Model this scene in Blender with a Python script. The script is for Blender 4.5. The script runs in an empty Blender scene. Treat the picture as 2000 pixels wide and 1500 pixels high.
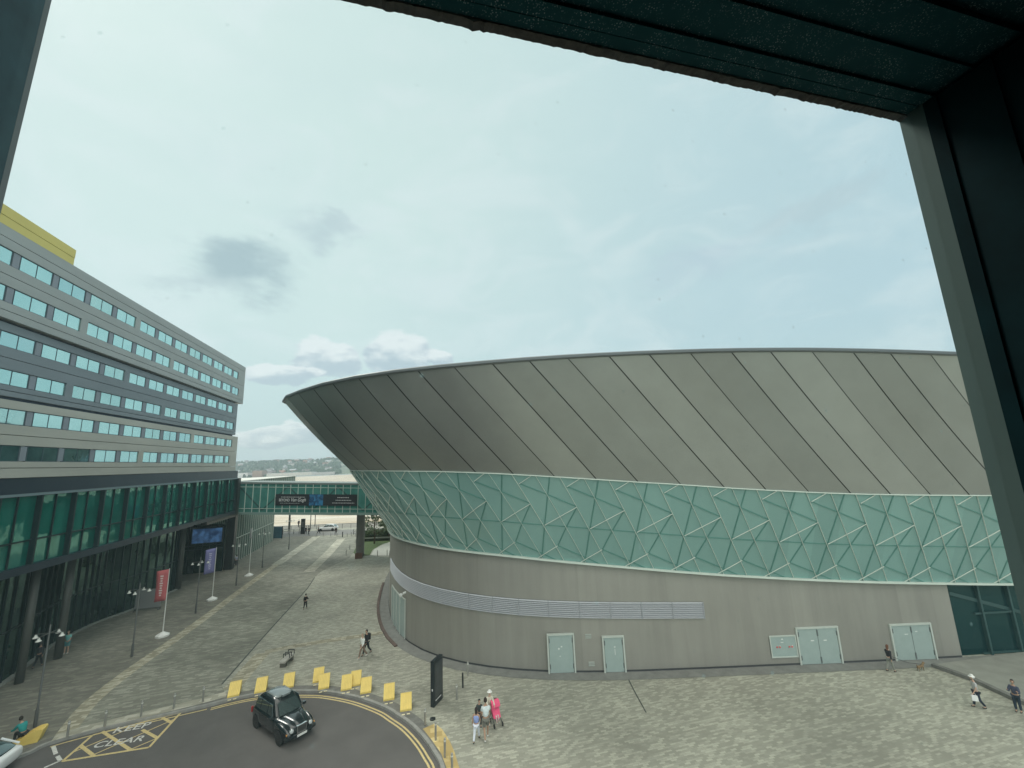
import bpy, bmesh, math, random
from mathutils import Vector, Matrix, noise
R = math.radians
rnd = random.Random(7)
scene = bpy.context.scene
col = scene.collection

# ---------------------------------------------------------------- camera
CAM_H = 14.0
FOC, CX, CY = 800.0, 1000.0, 750.0           # focal length and centre in units of a 2000 x 1500 frame
_up = Vector((830.0 - CX, CY + 3520.0, 0)) / FOC
_up.z = -1.0
_up.normalize()                                # the zenith seen from the camera: pitch about 10.6, roll 2.2 degrees
_f = Vector((0, 0, -1)); _f = (_f - _up * _f.dot(_up)).normalized()
_r = _f.cross(_up)
ROT = Matrix((_r, _f, _up))                    # camera axes -> world axes
CAM = Vector((0, 0, CAM_H))
cam_data = bpy.data.cameras.new('camera')
cam_data.sensor_width = 36.0
cam_data.lens = FOC / 2000.0 * 36.0
cam_data.clip_start = 0.02
cam_data.clip_end = 9000.0
cam = bpy.data.objects.new('camera', cam_data)
cam.matrix_world = Matrix.Translation(CAM) @ ROT.to_4x4()
col.objects.link(cam)
scene.camera = cam

# ---------------------------------------------------------------- sky, sun, exposure
SUN_EL, SUN_AZ = R(48), R(-62)                 # azimuth measured from +Y, negative to the left
world = bpy.data.worlds.new('World')
scene.world = world
world.use_nodes = True
def build_sky():
    nt = world.node_tree; N = nt.nodes; L = nt.links
    N.clear()
    out = N.new('ShaderNodeOutputWorld'); bg = N.new('ShaderNodeBackground')
    bg.inputs[1].default_value = 0.1
    sky = N.new('ShaderNodeTexSky'); sky.sky_type = 'NISHITA'; sky.sun_disc = False
    sky.sun_elevation = SUN_EL; sky.sun_rotation = SUN_AZ
    tc = N.new('ShaderNodeTexCoord')
    def vm(op, a=None, b=None):
        n = N.new('ShaderNodeVectorMath'); n.operation = op
        for i, v in enumerate((a, b)):
            if v is None: continue
            if isinstance(v, (tuple, list)): n.inputs[i].default_value = v
            else: L.new(v, n.inputs[i])
        return n
    def ma(op, a=None, b=None, c=None, clamp=False):
        n = N.new('ShaderNodeMath'); n.operation = op; n.use_clamp = clamp
        for i, v in enumerate((a, b, c)):
            if v is None: continue
            if isinstance(v, (int, float)): n.inputs[i].default_value = v
            else: L.new(v, n.inputs[i])
        return n.outputs[0]
    def nz(scale, detail, rough, vec, dist=0.0):
        n = N.new('ShaderNodeTexNoise'); n.inputs['Scale'].default_value = scale
        n.inputs['Detail'].default_value = detail; n.inputs['Roughness'].default_value = rough
        n.inputs['Distortion'].default_value = dist
        L.new(vec, n.inputs['Vector']); return n
    def ss(v, a, b):
        n = N.new('ShaderNodeMapRange'); n.interpolation_type = 'SMOOTHSTEP'
        n.inputs[1].default_value = a; n.inputs[2].default_value = b
        L.new(v, n.inputs[0]); return n.outputs[0]
    def mix(fac, a, b):
        n = N.new('ShaderNodeMix'); n.data_type = 'RGBA'
        if isinstance(fac, (int, float)): n.inputs[0].default_value = fac
        else: L.new(fac, n.inputs[0])
        for s, v in ((6, a), (7, b)):
            if isinstance(v, tuple): n.inputs[s].default_value = (*v, 1)
            else: L.new(v, n.inputs[s])
        return n.outputs[2]
    D = vm('NORMALIZE', tc.outputs['Generated']).outputs[0]
    st = vm('MULTIPLY', D, (1, 1, 2.2)).outputs[0]
    warp = nz(6.0, 6, 0.6, st)
    wv = vm('SUBTRACT', warp.outputs['Color'], (0.5, 0.5, 0.5)).outputs[0]
    def scaled(v, k):
        n = vm('SCALE', v); n.inputs['Scale'].default_value = k; return n.outputs[0]
    def blob(cx, cy, sx, sy, wk, r0, r1):
        """soft patch of cloud round a direction, sizes as fractions of a radian"""
        d = (ROT @ Vector(((cx - CX) / FOC, (CY - cy) / FOC, -1))).normalized()
        side = d.cross(Vector((0, 0, 1))).normalized(); upv = side.cross(d)
        dd = vm('ADD', vm('SUBTRACT', D, tuple(d)).outputs[0], scaled(wv, wk)).outputs[0]
        a = ma('DIVIDE', vm('DOT_PRODUCT', dd, tuple(side)).outputs['Value'], sx)
        b = ma('DIVIDE', vm('DOT_PRODUCT', dd, tuple(upv)).outputs['Value'], sy)
        q = ma('SQRT', ma('ADD', ma('MULTIPLY', a, a), ma('MULTIPLY', b, b)))
        return ss(q, r1, r0), b
    K = 1.0
    # broad veil: pale green white to the upper left, bluer to the right and low down
    sep = N.new('ShaderNodeSeparateXYZ'); L.new(D, sep.inputs[0])
    side = ss(ma('ADD', sep.outputs[0], ma('MULTIPLY', sep.outputs[2], -0.35)), -0.55, 0.65)
    veil = mix(side, (6.55, 8.2, 7.85), (4.85, 6.75, 7.3))
    low = ss(sep.outputs[2], 0.32, 0.02)
    veil = mix(ma('MULTIPLY', low, 0.75), veil, (5.0, 6.75, 6.85))
    big = nz(1.7, 5, 0.55, st, 0.4)
    veil = mix(ma('MULTIPLY', ss(big.outputs[0], 0.42, 0.72), 0.22), veil, (5.2, 6.8, 7.0))
    wisps = nz(4.5, 7, 0.6, st, 0.8)
    veil = mix(ma('MULTIPLY', ss(wisps.outputs[0], 0.42, 0.70), 0.45), veil, (7.5, 8.6, 8.6))
    # grey drifts
    for (cx, cy, sx, sy, k, c) in ((470, 520, .12, .055, .9, (3.7, 5.1, 5.35)), (395, 560, .10, .035, .55, (4.3, 5.6, 5.8)),
                                   (650, 460, .09, .035, .60, (4.6, 5.9, 6.2)), (1375, 520, .14, .05, .35, (4.9, 6.0, 6.9)),
                                   (1590, 420, .11, .035, .38, (4.7, 5.9, 6.3))):
        m, _ = blob(cx, cy, sx, sy, .24, .15, 1.2)
        veil = mix(ma('MULTIPLY', m, k), veil, c)
    # cumulus bank above the tip of the arena: lit tops, blue grey undersides
    puff = nz(17.0, 7, 0.58, st)
    for (cx, cy, sx, sy) in ((780, 700, .085, .065), (640, 705, .075, .050), (560, 730, .085, .030), (860, 700, .04, .03), (545, 850, .10, .028)):
        m, b = blob(cx, cy, sx, sy, .10, .80, 1.0)
        lit = ss(ma('ADD', b, ma('MULTIPLY', ma('SUBTRACT', puff.outputs[0], 0.5), 3.2)), -0.55, 0.55)
        cc = mix(lit, (4.7, 5.9, 6.4), (8.3, 9.0, 8.9))
        veil = mix(ma('MULTIPLY', m, .88), veil, cc)
    # added boost: unseen sky overhead and behind the camera brightened to light the ground
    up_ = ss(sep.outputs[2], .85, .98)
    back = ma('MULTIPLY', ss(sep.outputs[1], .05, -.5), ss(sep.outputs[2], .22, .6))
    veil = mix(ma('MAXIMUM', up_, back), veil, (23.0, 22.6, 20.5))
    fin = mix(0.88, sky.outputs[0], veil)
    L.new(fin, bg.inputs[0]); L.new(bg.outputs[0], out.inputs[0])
build_sky()
sl = bpy.data.lights.new('sun', 'SUN'); sl.energy = 1.5; sl.angle = R(20); sl.color = (1, .96, .88)
sun = bpy.data.objects.new('sun', sl); col.objects.link(sun)
_sd = Vector((math.sin(SUN_AZ) * math.cos(SUN_EL), math.cos(SUN_AZ) * math.cos(SUN_EL), math.sin(SUN_EL)))
sun.rotation_euler = _sd.to_track_quat('Z', 'Y').to_euler()
vs = scene.view_settings
vs.view_transform = 'Standard'; vs.look = 'None'; vs.exposure = 0.10; vs.gamma = 1.0; vs.use_curve_mapping = False
scene.render.resolution_x, scene.render.resolution_y = 1024, 768

# ---------------------------------------------------------------- helpers
def ray(px, py):
    return ROT @ Vector(((px - CX) / FOC, (CY - py) / FOC, -1))
def gp(px, py, z=0.0):
    """the point at height z seen at (px, py) of the 2000 x 1500 frame"""
    d = ray(px, py); return CAM + d * ((z - CAM_H) / d.z)
def onplane(px, py, p0, n):
    d = ray(px, py); return CAM + d * ((Vector(p0) - CAM).dot(n) / d.dot(n))
def lerp(a, b, t): return a + (b - a) * t

MATS = {}
def mat(name, colr, rough=0.6, metal=0.0, var=0.0, vscale=3.0, bump=0.0, bscale=40.0, spec=0.5, coords='Object', stretch=(1, 1, 1), vcol=None, alpha=None, coat=0.0):
    if name in MATS: return MATS[name]
    m = bpy.data.materials.new(name); m.use_nodes = True
    nt = m.node_tree; N = nt.nodes; L = nt.links
    b = N['Principled BSDF']
    b.inputs['Base Color'].default_value = (*colr, 1)
    b.inputs['Roughness'].default_value = rough
    b.inputs['Metallic'].default_value = metal
    b.inputs['Specular IOR Level'].default_value = spec
    b.inputs['Coat Weight'].default_value = coat
    if var or bump:
        tc = N.new('ShaderNodeTexCoord'); mp = N.new('ShaderNodeMapping')
        mp.inputs['Scale'].default_value = stretch
        L.new(tc.outputs[coords], mp.inputs[0])
    if var:
        n = N.new('ShaderNodeTexNoise'); n.inputs['Scale'].default_value = vscale; n.inputs['Detail'].default_value = 6; n.inputs['Roughness'].default_value = .6
        L.new(mp.outputs[0], n.inputs['Vector'])
        r = N.new('ShaderNodeMapRange'); r.inputs[1].default_value = .3; r.inputs[2].default_value = .7
        L.new(n.outputs[0], r.inputs[0])
        x = N.new('ShaderNodeMix'); x.data_type = 'RGBA'; L.new(r.outputs[0], x.inputs[0])
        c2 = vcol or tuple(max(0, c * (1 - var)) for c in colr)
        x.inputs[6].default_value = (*c2, 1); x.inputs[7].default_value = (*[min(1, c * (1 + var * .6)) for c in colr], 1)
        L.new(x.outputs[2], b.inputs['Base Color'])
    if bump:
        n = N.new('ShaderNodeTexNoise'); n.inputs['Scale'].default_value = bscale; n.inputs['Detail'].default_value = 4
        L.new(mp.outputs[0], n.inputs['Vector'])
        bp = N.new('ShaderNodeBump'); bp.inputs['Strength'].default_value = bump; bp.inputs['Distance'].default_value = .02
        L.new(n.outputs[0], bp.inputs['Height']); L.new(bp.outputs[0], b.inputs['Normal'])
    MATS[name] = m
    return m

class MB:
    """collects shapes and links them as one mesh object"""
    def __init__(s): s.v = []; s.f = []; s.uv = []; s.mi = []; s.cur = 0
    def face(s, pts, uvs=None):
        i = len(s.v); s.v += [tuple(p) for p in pts]; s.f.append(tuple(range(i, i + len(pts)))); s.mi.append(s.cur)
        s.uv.append(uvs or [(0, 0)] * len(pts))
    def faces(s, verts, faces):
        i = len(s.v); s.v += [tuple(p) for p in verts]
        for f in faces: s.f.append(tuple(i + k for k in f)); s.mi.append(s.cur); s.uv.append([(0, 0)] * len(f))
    def box(s, x0, x1, y0, y1, z0, z1, M=None):
        P = [Vector(p) for p in ((x0, y0, z0), (x1, y0, z0), (x1, y1, z0), (x0, y1, z0), (x0, y0, z1), (x1, y0, z1), (x1, y1, z1), (x0, y1, z1))]
        if M is not None: P = [M @ p for p in P]
        s.faces(P, [(0, 3, 2, 1), (4, 5, 6, 7), (0, 1, 5, 4), (1, 2, 6, 5), (2, 3, 7, 6), (3, 0, 4, 7)])
    def hexa(s, P):
        s.faces(P, [(0, 3, 2, 1), (4, 5, 6, 7), (0, 1, 5, 4), (1, 2, 6, 5), (2, 3, 7, 6), (3, 0, 4, 7)])
    def bar(s, a, b, w, h, up=Vector((0, 0, 1))):
        a = Vector(a); b = Vector(b); d = (b - a)
        if d.length < 1e-6: return
        d.normalize(); u = up - d * up.dot(d)
        if u.length < 1e-4: u = Vector((1, 0, 0)) - d * d.x
        u.normalize(); r = d.cross(u)
        P = []
        for e in (a, b):
            for (i, j) in ((-1, -1), (1, -1), (1, 1), (-1, 1)): P.append(e + r * (i * w / 2) + u * (j * h / 2))
        s.faces(P, [(0, 1, 2, 3), (7, 6, 5, 4), (0, 4, 5, 1), (1, 5, 6, 2), (2, 6, 7, 3), (3, 7, 4, 0)])
    def tube(s, pts, rad, n=8, cap=True):
        pts = [Vector(p) for p in pts]; rr = rad if isinstance(rad, (list, tuple)) else [rad] * len(pts)
        V = []; F = []
        for k, p in enumerate(pts):
            d = (pts[min(k + 1, len(pts) - 1)] - pts[max(k - 1, 0)]).normalized()
            u = Vector((0, 0, 1)) if abs(d.z) < .9 else Vector((1, 0, 0))
            x = d.cross(u).normalized(); y = d.cross(x)
            for j in range(n):
                a = 2 * math.pi * j / n; V.append(p + (x * math.cos(a) + y * math.sin(a)) * rr[k])
        for k in range(len(pts) - 1):
            for j in range(n):
                a = k * n + j; b = k * n + (j + 1) % n; F.append((a, b, b + n, a + n))
        if cap:
            F.append(tuple(range(n - 1, -1, -1))); F.append(tuple((len(pts) - 1) * n + j for j in range(n)))
        s.faces(V, F)
    def lathe(s, prof, n=16, c=(0, 0, 0), M=None):
        V = []; F = []
        for (r, z) in prof:
            for j in range(n):
                a = 2 * math.pi * j / n; p = Vector((c[0] + r * math.cos(a), c[1] + r * math.sin(a), c[2] + z)); V.append(M @ p if M is not None else p)
        for k in range(len(prof) - 1):
            for j in range(n):
                a = k * n + j; b = k * n + (j + 1) % n; F.append((a, b, b + n, a + n))
        F.append(tuple(range(n - 1, -1, -1))); F.append(tuple((len(prof) - 1) * n + j for j in range(n)))
        s.faces(V, F)
    def prism(s, poly, z0, z1):
        n = len(poly); V = [(p[0], p[1], z0) for p in poly] + [(p[0], p[1], z1) for p in poly]
        F = [tuple(range(n - 1, -1, -1)), tuple(range(n, 2 * n))] + [(i, (i + 1) % n, n + (i + 1) % n, n + i) for i in range(n)]
        s.faces(V, F)
    def extrude(s, prof, x0, x1):
        """profile in the y-z plane pushed along x"""
        n = len(prof); V = [(x0, p[0], p[1]) for p in prof] + [(x1, p[0], p[1]) for p in prof]
        F = [tuple(range(n)), tuple(range(2 * n - 1, n - 1, -1))] + [(i, n + i, n + (i + 1) % n, (i + 1) % n) for i in range(n)]
        s.faces(V, F)
    def build(s, name, m, parent=None, smooth=False, loc=None, fix=True):
        me = bpy.data.meshes.new(name); me.from_pydata([tuple(v) for v in s.v], [], s.f)
        for mm in (m if isinstance(m, list) else [m]): me.materials.append(mm)
        if isinstance(m, list): me.polygons.foreach_set('material_index', s.mi)
        uvl = me.uv_layers.new(name='UVMap'); flat = []
        for u in s.uv:
            for q in u: flat += [q[0], q[1]]
        uvl.data.foreach_set('uv', flat)
        if smooth: me.polygons.foreach_set('use_smooth', [True] * len(me.polygons))
        if fix:
            bm = bmesh.new(); bm.from_mesh(me)
            bmesh.ops.remove_doubles(bm, verts=bm.verts, dist=1e-5)
            bmesh.ops.recalc_face_normals(bm, faces=bm.faces); bm.to_mesh(me); bm.free()
        if smooth == 'auto':
            me.set_sharp_from_angle(angle=R(38))
        me.update()
        o = bpy.data.objects.new(name, me); col.objects.link(o)
        if parent is not None: o.parent = parent
        if loc is not None: o.location = loc
        return o

def tag(o, label=None, cat=None, group=None, kind=None):
    if label: o['label'] = label
    if cat: o['category'] = cat
    if group: o['group'] = group
    if kind: o['kind'] = kind
    return o
def thing(name, label, cat, loc=(0, 0, 0), rz=0.0, group=None):
    o = bpy.data.objects.new(name, None); col.objects.link(o)
    o.location = loc; o.rotation_euler = (0, 0, rz); o.empty_display_size = .3
    return tag(o, label, cat, group)
def copy_tree(o, parent=None):
    c = o.copy(); col.objects.link(c); c.parent = parent
    for ch in list(o.children): copy_tree(ch, c)
    return c
def place_copy(src, first, loc, rz, label, group=None):
    o = src if first else copy_tree(src)
    o.location = loc; o.rotation_euler = (0, 0, rz); o['label'] = label
    if group: o['group'] = group
    return o

# ---------------------------------------------------------------- special materials
def nt_of(name):
    m = bpy.data.materials.new(name); m.use_nodes = True; MATS[name] = m
    return m, m.node_tree.nodes, m.node_tree.links, m.node_tree.nodes['Principled BSDF']
def m_paving(name, dark, mid, light, rot, size=(.42, .14), contrast=(.30, .62, .86), dirt=.35):
    m, N, L, b = nt_of(name)
    tc = N.new('ShaderNodeTexCoord'); mp = N.new('ShaderNodeMapping'); mp.inputs['Rotation'].default_value = (0, 0, rot)
    L.new(tc.outputs['Object'], mp.inputs[0])
    nw = N.new('ShaderNodeTexNoise'); nw.inputs['Scale'].default_value = 9; nw.inputs['Detail'].default_value = 3; L.new(tc.outputs['Object'], nw.inputs['Vector'])
    vs_ = N.new('ShaderNodeVectorMath'); vs_.operation = 'MULTIPLY_ADD'; L.new(nw.outputs['Color'], vs_.inputs[0]); vs_.inputs[1].default_value = (.09, .09, 0); L.new(mp.outputs[0], vs_.inputs[2])
    br = N.new('ShaderNodeTexBrick'); L.new(vs_.outputs[0], br.inputs['Vector'])
    br.inputs['Color1'].default_value = (0, 0, 0, 1); br.inputs['Color2'].default_value = (1, 1, 1, 1); br.inputs['Mortar'].default_value = (.12, .12, .12, 1)
    br.inputs['Scale'].default_value = 1.0; br.inputs['Brick Width'].default_value = size[0]; br.inputs['Row Height'].default_value = size[1]
    br.inputs['Mortar Size'].default_value = .006; br.inputs['Bias'].default_value = 0.0
    n1 = N.new('ShaderNodeTexNoise'); n1.inputs['Scale'].default_value = .9; n1.inputs['Detail'].default_value = 6; L.new(mp.outputs[0], n1.inputs['Vector'])
    ad = N.new('ShaderNodeMath'); ad.operation = 'MULTIPLY_ADD'; L.new(n1.outputs[0], ad.inputs[0]); ad.inputs[1].default_value = .62
    sp = N.new('ShaderNodeSeparateColor'); L.new(br.outputs['Color'], sp.inputs[0])
    sb = N.new('ShaderNodeMath'); sb.operation = 'SUBTRACT'; L.new(sp.outputs[0], sb.inputs[0]); sb.inputs[1].default_value = .31
    L.new(sb.outputs[0], ad.inputs[2])
    cr = N.new('ShaderNodeValToRGB'); L.new(ad.outputs[0], cr.inputs[0])
    e = cr.color_ramp.elements; e[0].position = contrast[0]; e[0].color = (*dark, 1); e[1].position = contrast[2]; e[1].color = (*light, 1)
    q = cr.color_ramp.elements.new(contrast[1]); q.color = (*mid, 1)
    n2 = N.new('ShaderNodeTexNoise'); n2.inputs['Scale'].default_value = .16; n2.inputs['Detail'].default_value = 7; n2.inputs['Roughness'].default_value = .6
    L.new(tc.outputs['Object'], n2.inputs['Vector'])
    r = N.new('ShaderNodeMapRange'); r.inputs[1].default_value = .35; r.inputs[2].default_value = .68; r.inputs[3].default_value = 1 - dirt; r.inputs[4].default_value = 1.08
    L.new(n2.outputs[0], r.inputs[0])
    mx = N.new('ShaderNodeMix'); mx.data_type = 'RGBA'; mx.blend_type = 'MULTIPLY'; mx.inputs[0].default_value = 1
    L.new(cr.outputs[0], mx.inputs[6]); L.new(r.outputs[0], mx.inputs[7]); L.new(mx.outputs[2], b.inputs['Base Color'])
    b.inputs['Roughness'].default_value = .75
    bp = N.new('ShaderNodeBump'); bp.inputs['Strength'].default_value = .25; bp.inputs['Distance'].default_value = .01
    L.new(sp.outputs[0], bp.inputs['Height']); L.new(bp.outputs[0], b.inputs['Normal'])
    return m
def m_cladding(name, base, strip_var=.07, rough=.42, metal=.55, streak=(.5, 6), streak_amt=.16, spec=.5, blotch=.12):
    """panelled metal: every whole number of the U coordinate is one panel with its own slight tone; streaks run with V"""
    m, N, L, b = nt_of(name)
    uv = N.new('ShaderNodeUVMap'); sp = N.new('ShaderNodeSeparateXYZ'); L.new(uv.outputs[0], sp.inputs[0])
    fl = N.new('ShaderNodeMath'); fl.operation = 'FLOOR'; L.new(sp.outputs[0], fl.inputs[0])
    wn = N.new('ShaderNodeTexWhiteNoise'); wn.noise_dimensions = '1D'; L.new(fl.outputs[0], wn.inputs['W'])
    mp = N.new('ShaderNodeMapping'); mp.inputs['Scale'].default_value = (streak[1], streak[0], 1); L.new(uv.outputs[0], mp.inputs[0])
    n = N.new('ShaderNodeTexNoise'); n.inputs['Scale'].default_value = 1; n.inputs['Detail'].default_value = 5; n.inputs['Roughness'].default_value = .62; L.new(mp.outputs[0], n.inputs['Vector'])
    tc = N.new('ShaderNodeTexCoord')
    n2 = N.new('ShaderNodeTexNoise'); n2.inputs['Scale'].default_value = .35; n2.inputs['Detail'].default_value = 7; n2.inputs['Roughness'].default_value = .65; L.new(tc.outputs['Object'], n2.inputs['Vector'])
    def k(v, a):
        q = N.new('ShaderNodeMath'); q.operation = 'MULTIPLY_ADD'; L.new(v, q.inputs[0]); q.inputs[1].default_value = a * 2; q.inputs[2].default_value = 1 - a; return q.outputs[0]
    a = k(wn.outputs['Value'], strip_var); c = k(n.outputs[0], streak_amt); d = k(n2.outputs[0], blotch)
    m1 = N.new('ShaderNodeMath'); m1.operation = 'MULTIPLY'; L.new(a, m1.inputs[0]); L.new(c, m1.inputs[1])
    m2 = N.new('ShaderNodeMath'); m2.operation = 'MULTIPLY'; L.new(m1.outputs[0], m2.inputs[0]); L.new(d, m2.inputs[1])
    mx = N.new('ShaderNodeMix'); mx.data_type = 'RGBA'; mx.blend_type = 'MULTIPLY'; mx.inputs[0].default_value = 1
    mx.inputs[6].default_value = (*base, 1); L.new(m2.outputs[0], mx.inputs[7]); L.new(mx.outputs[2], b.inputs['Base Color'])
    b.inputs['Roughness'].default_value = rough; b.inputs['Metallic'].default_value = metal; b.inputs['Specular IOR Level'].default_value = spec
    r = N.new('ShaderNodeMapRange'); r.inputs[3].default_value = rough - .08; r.inputs[4].default_value = rough + .1; L.new(n2.outputs[0], r.inputs[0]); L.new(r.outputs[0], b.inputs['Roughness'])
    return m
def m_glass(name, body, refl=(.75, .95, .95), rough=.03, f0=.12, power=3.0, wob=.0, blinds=None):
    """coated glazing seen from outside: dark room behind, mirror of the street in front, stronger at grazing angles"""
    m, N, L, b = nt_of(name)
    out = N['Material Output']; N.remove(b)
    df = N.new('ShaderNodeBsdfDiffuse'); df.inputs[0].default_value = (*body, 1)
    gl = N.new('ShaderNodeBsdfGlossy'); gl.inputs[0].default_value = (*refl, 1); gl.inputs['Roughness'].default_value = rough
    lw = N.new('ShaderNodeLayerWeight'); lw.inputs[0].default_value = .5
    pw = N.new('ShaderNodeMath'); pw.operation = 'POWER'; L.new(lw.outputs['Facing'], pw.inputs[0]); pw.inputs[1].default_value = power
    ma = N.new('ShaderNodeMath'); ma.operation = 'MULTIPLY_ADD'; ma.use_clamp = True; L.new(pw.outputs[0], ma.inputs[0]); ma.inputs[1].default_value = 1 - f0; ma.inputs[2].default_value = f0
    mx = N.new('ShaderNodeMixShader'); L.new(ma.outputs[0], mx.inputs[0]); L.new(df.outputs[0], mx.inputs[1]); L.new(gl.outputs[0], mx.inputs[2])
    tc = N.new('ShaderNodeTexCoord')
    if wob:
        n = N.new('ShaderNodeTexNoise'); n.inputs['Scale'].default_value = .55; n.inputs['Detail'].default_value = 2; L.new(tc.outputs['Object'], n.inputs['Vector'])
        bp = N.new('ShaderNodeBump'); bp.inputs['Strength'].default_value = wob; bp.inputs['Distance'].default_value = .3
        L.new(n.outputs[0], bp.inputs['Height']); L.new(bp.outputs[0], gl.inputs['Normal'])
    if blinds:
        n = N.new('ShaderNodeTexNoise'); n.inputs['Scale'].default_value = .6; n.inputs['Detail'].default_value = 4; L.new(tc.outputs['Object'], n.inputs['Vector'])
        r = N.new('ShaderNodeMapRange'); r.inputs[1].default_value = .4; r.inputs[2].default_value = .65; L.new(n.outputs[0], r.inputs[0])
        x = N.new('ShaderNodeMix'); x.data_type = 'RGBA'; L.new(r.outputs[0], x.inputs[0]); x.inputs[6].default_value = (*body, 1); x.inputs[7].default_value = (*blinds, 1)
        L.new(x.outputs[2], df.inputs[0])
    L.new(mx.outputs[0], out.inputs[0])
    return m

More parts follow.
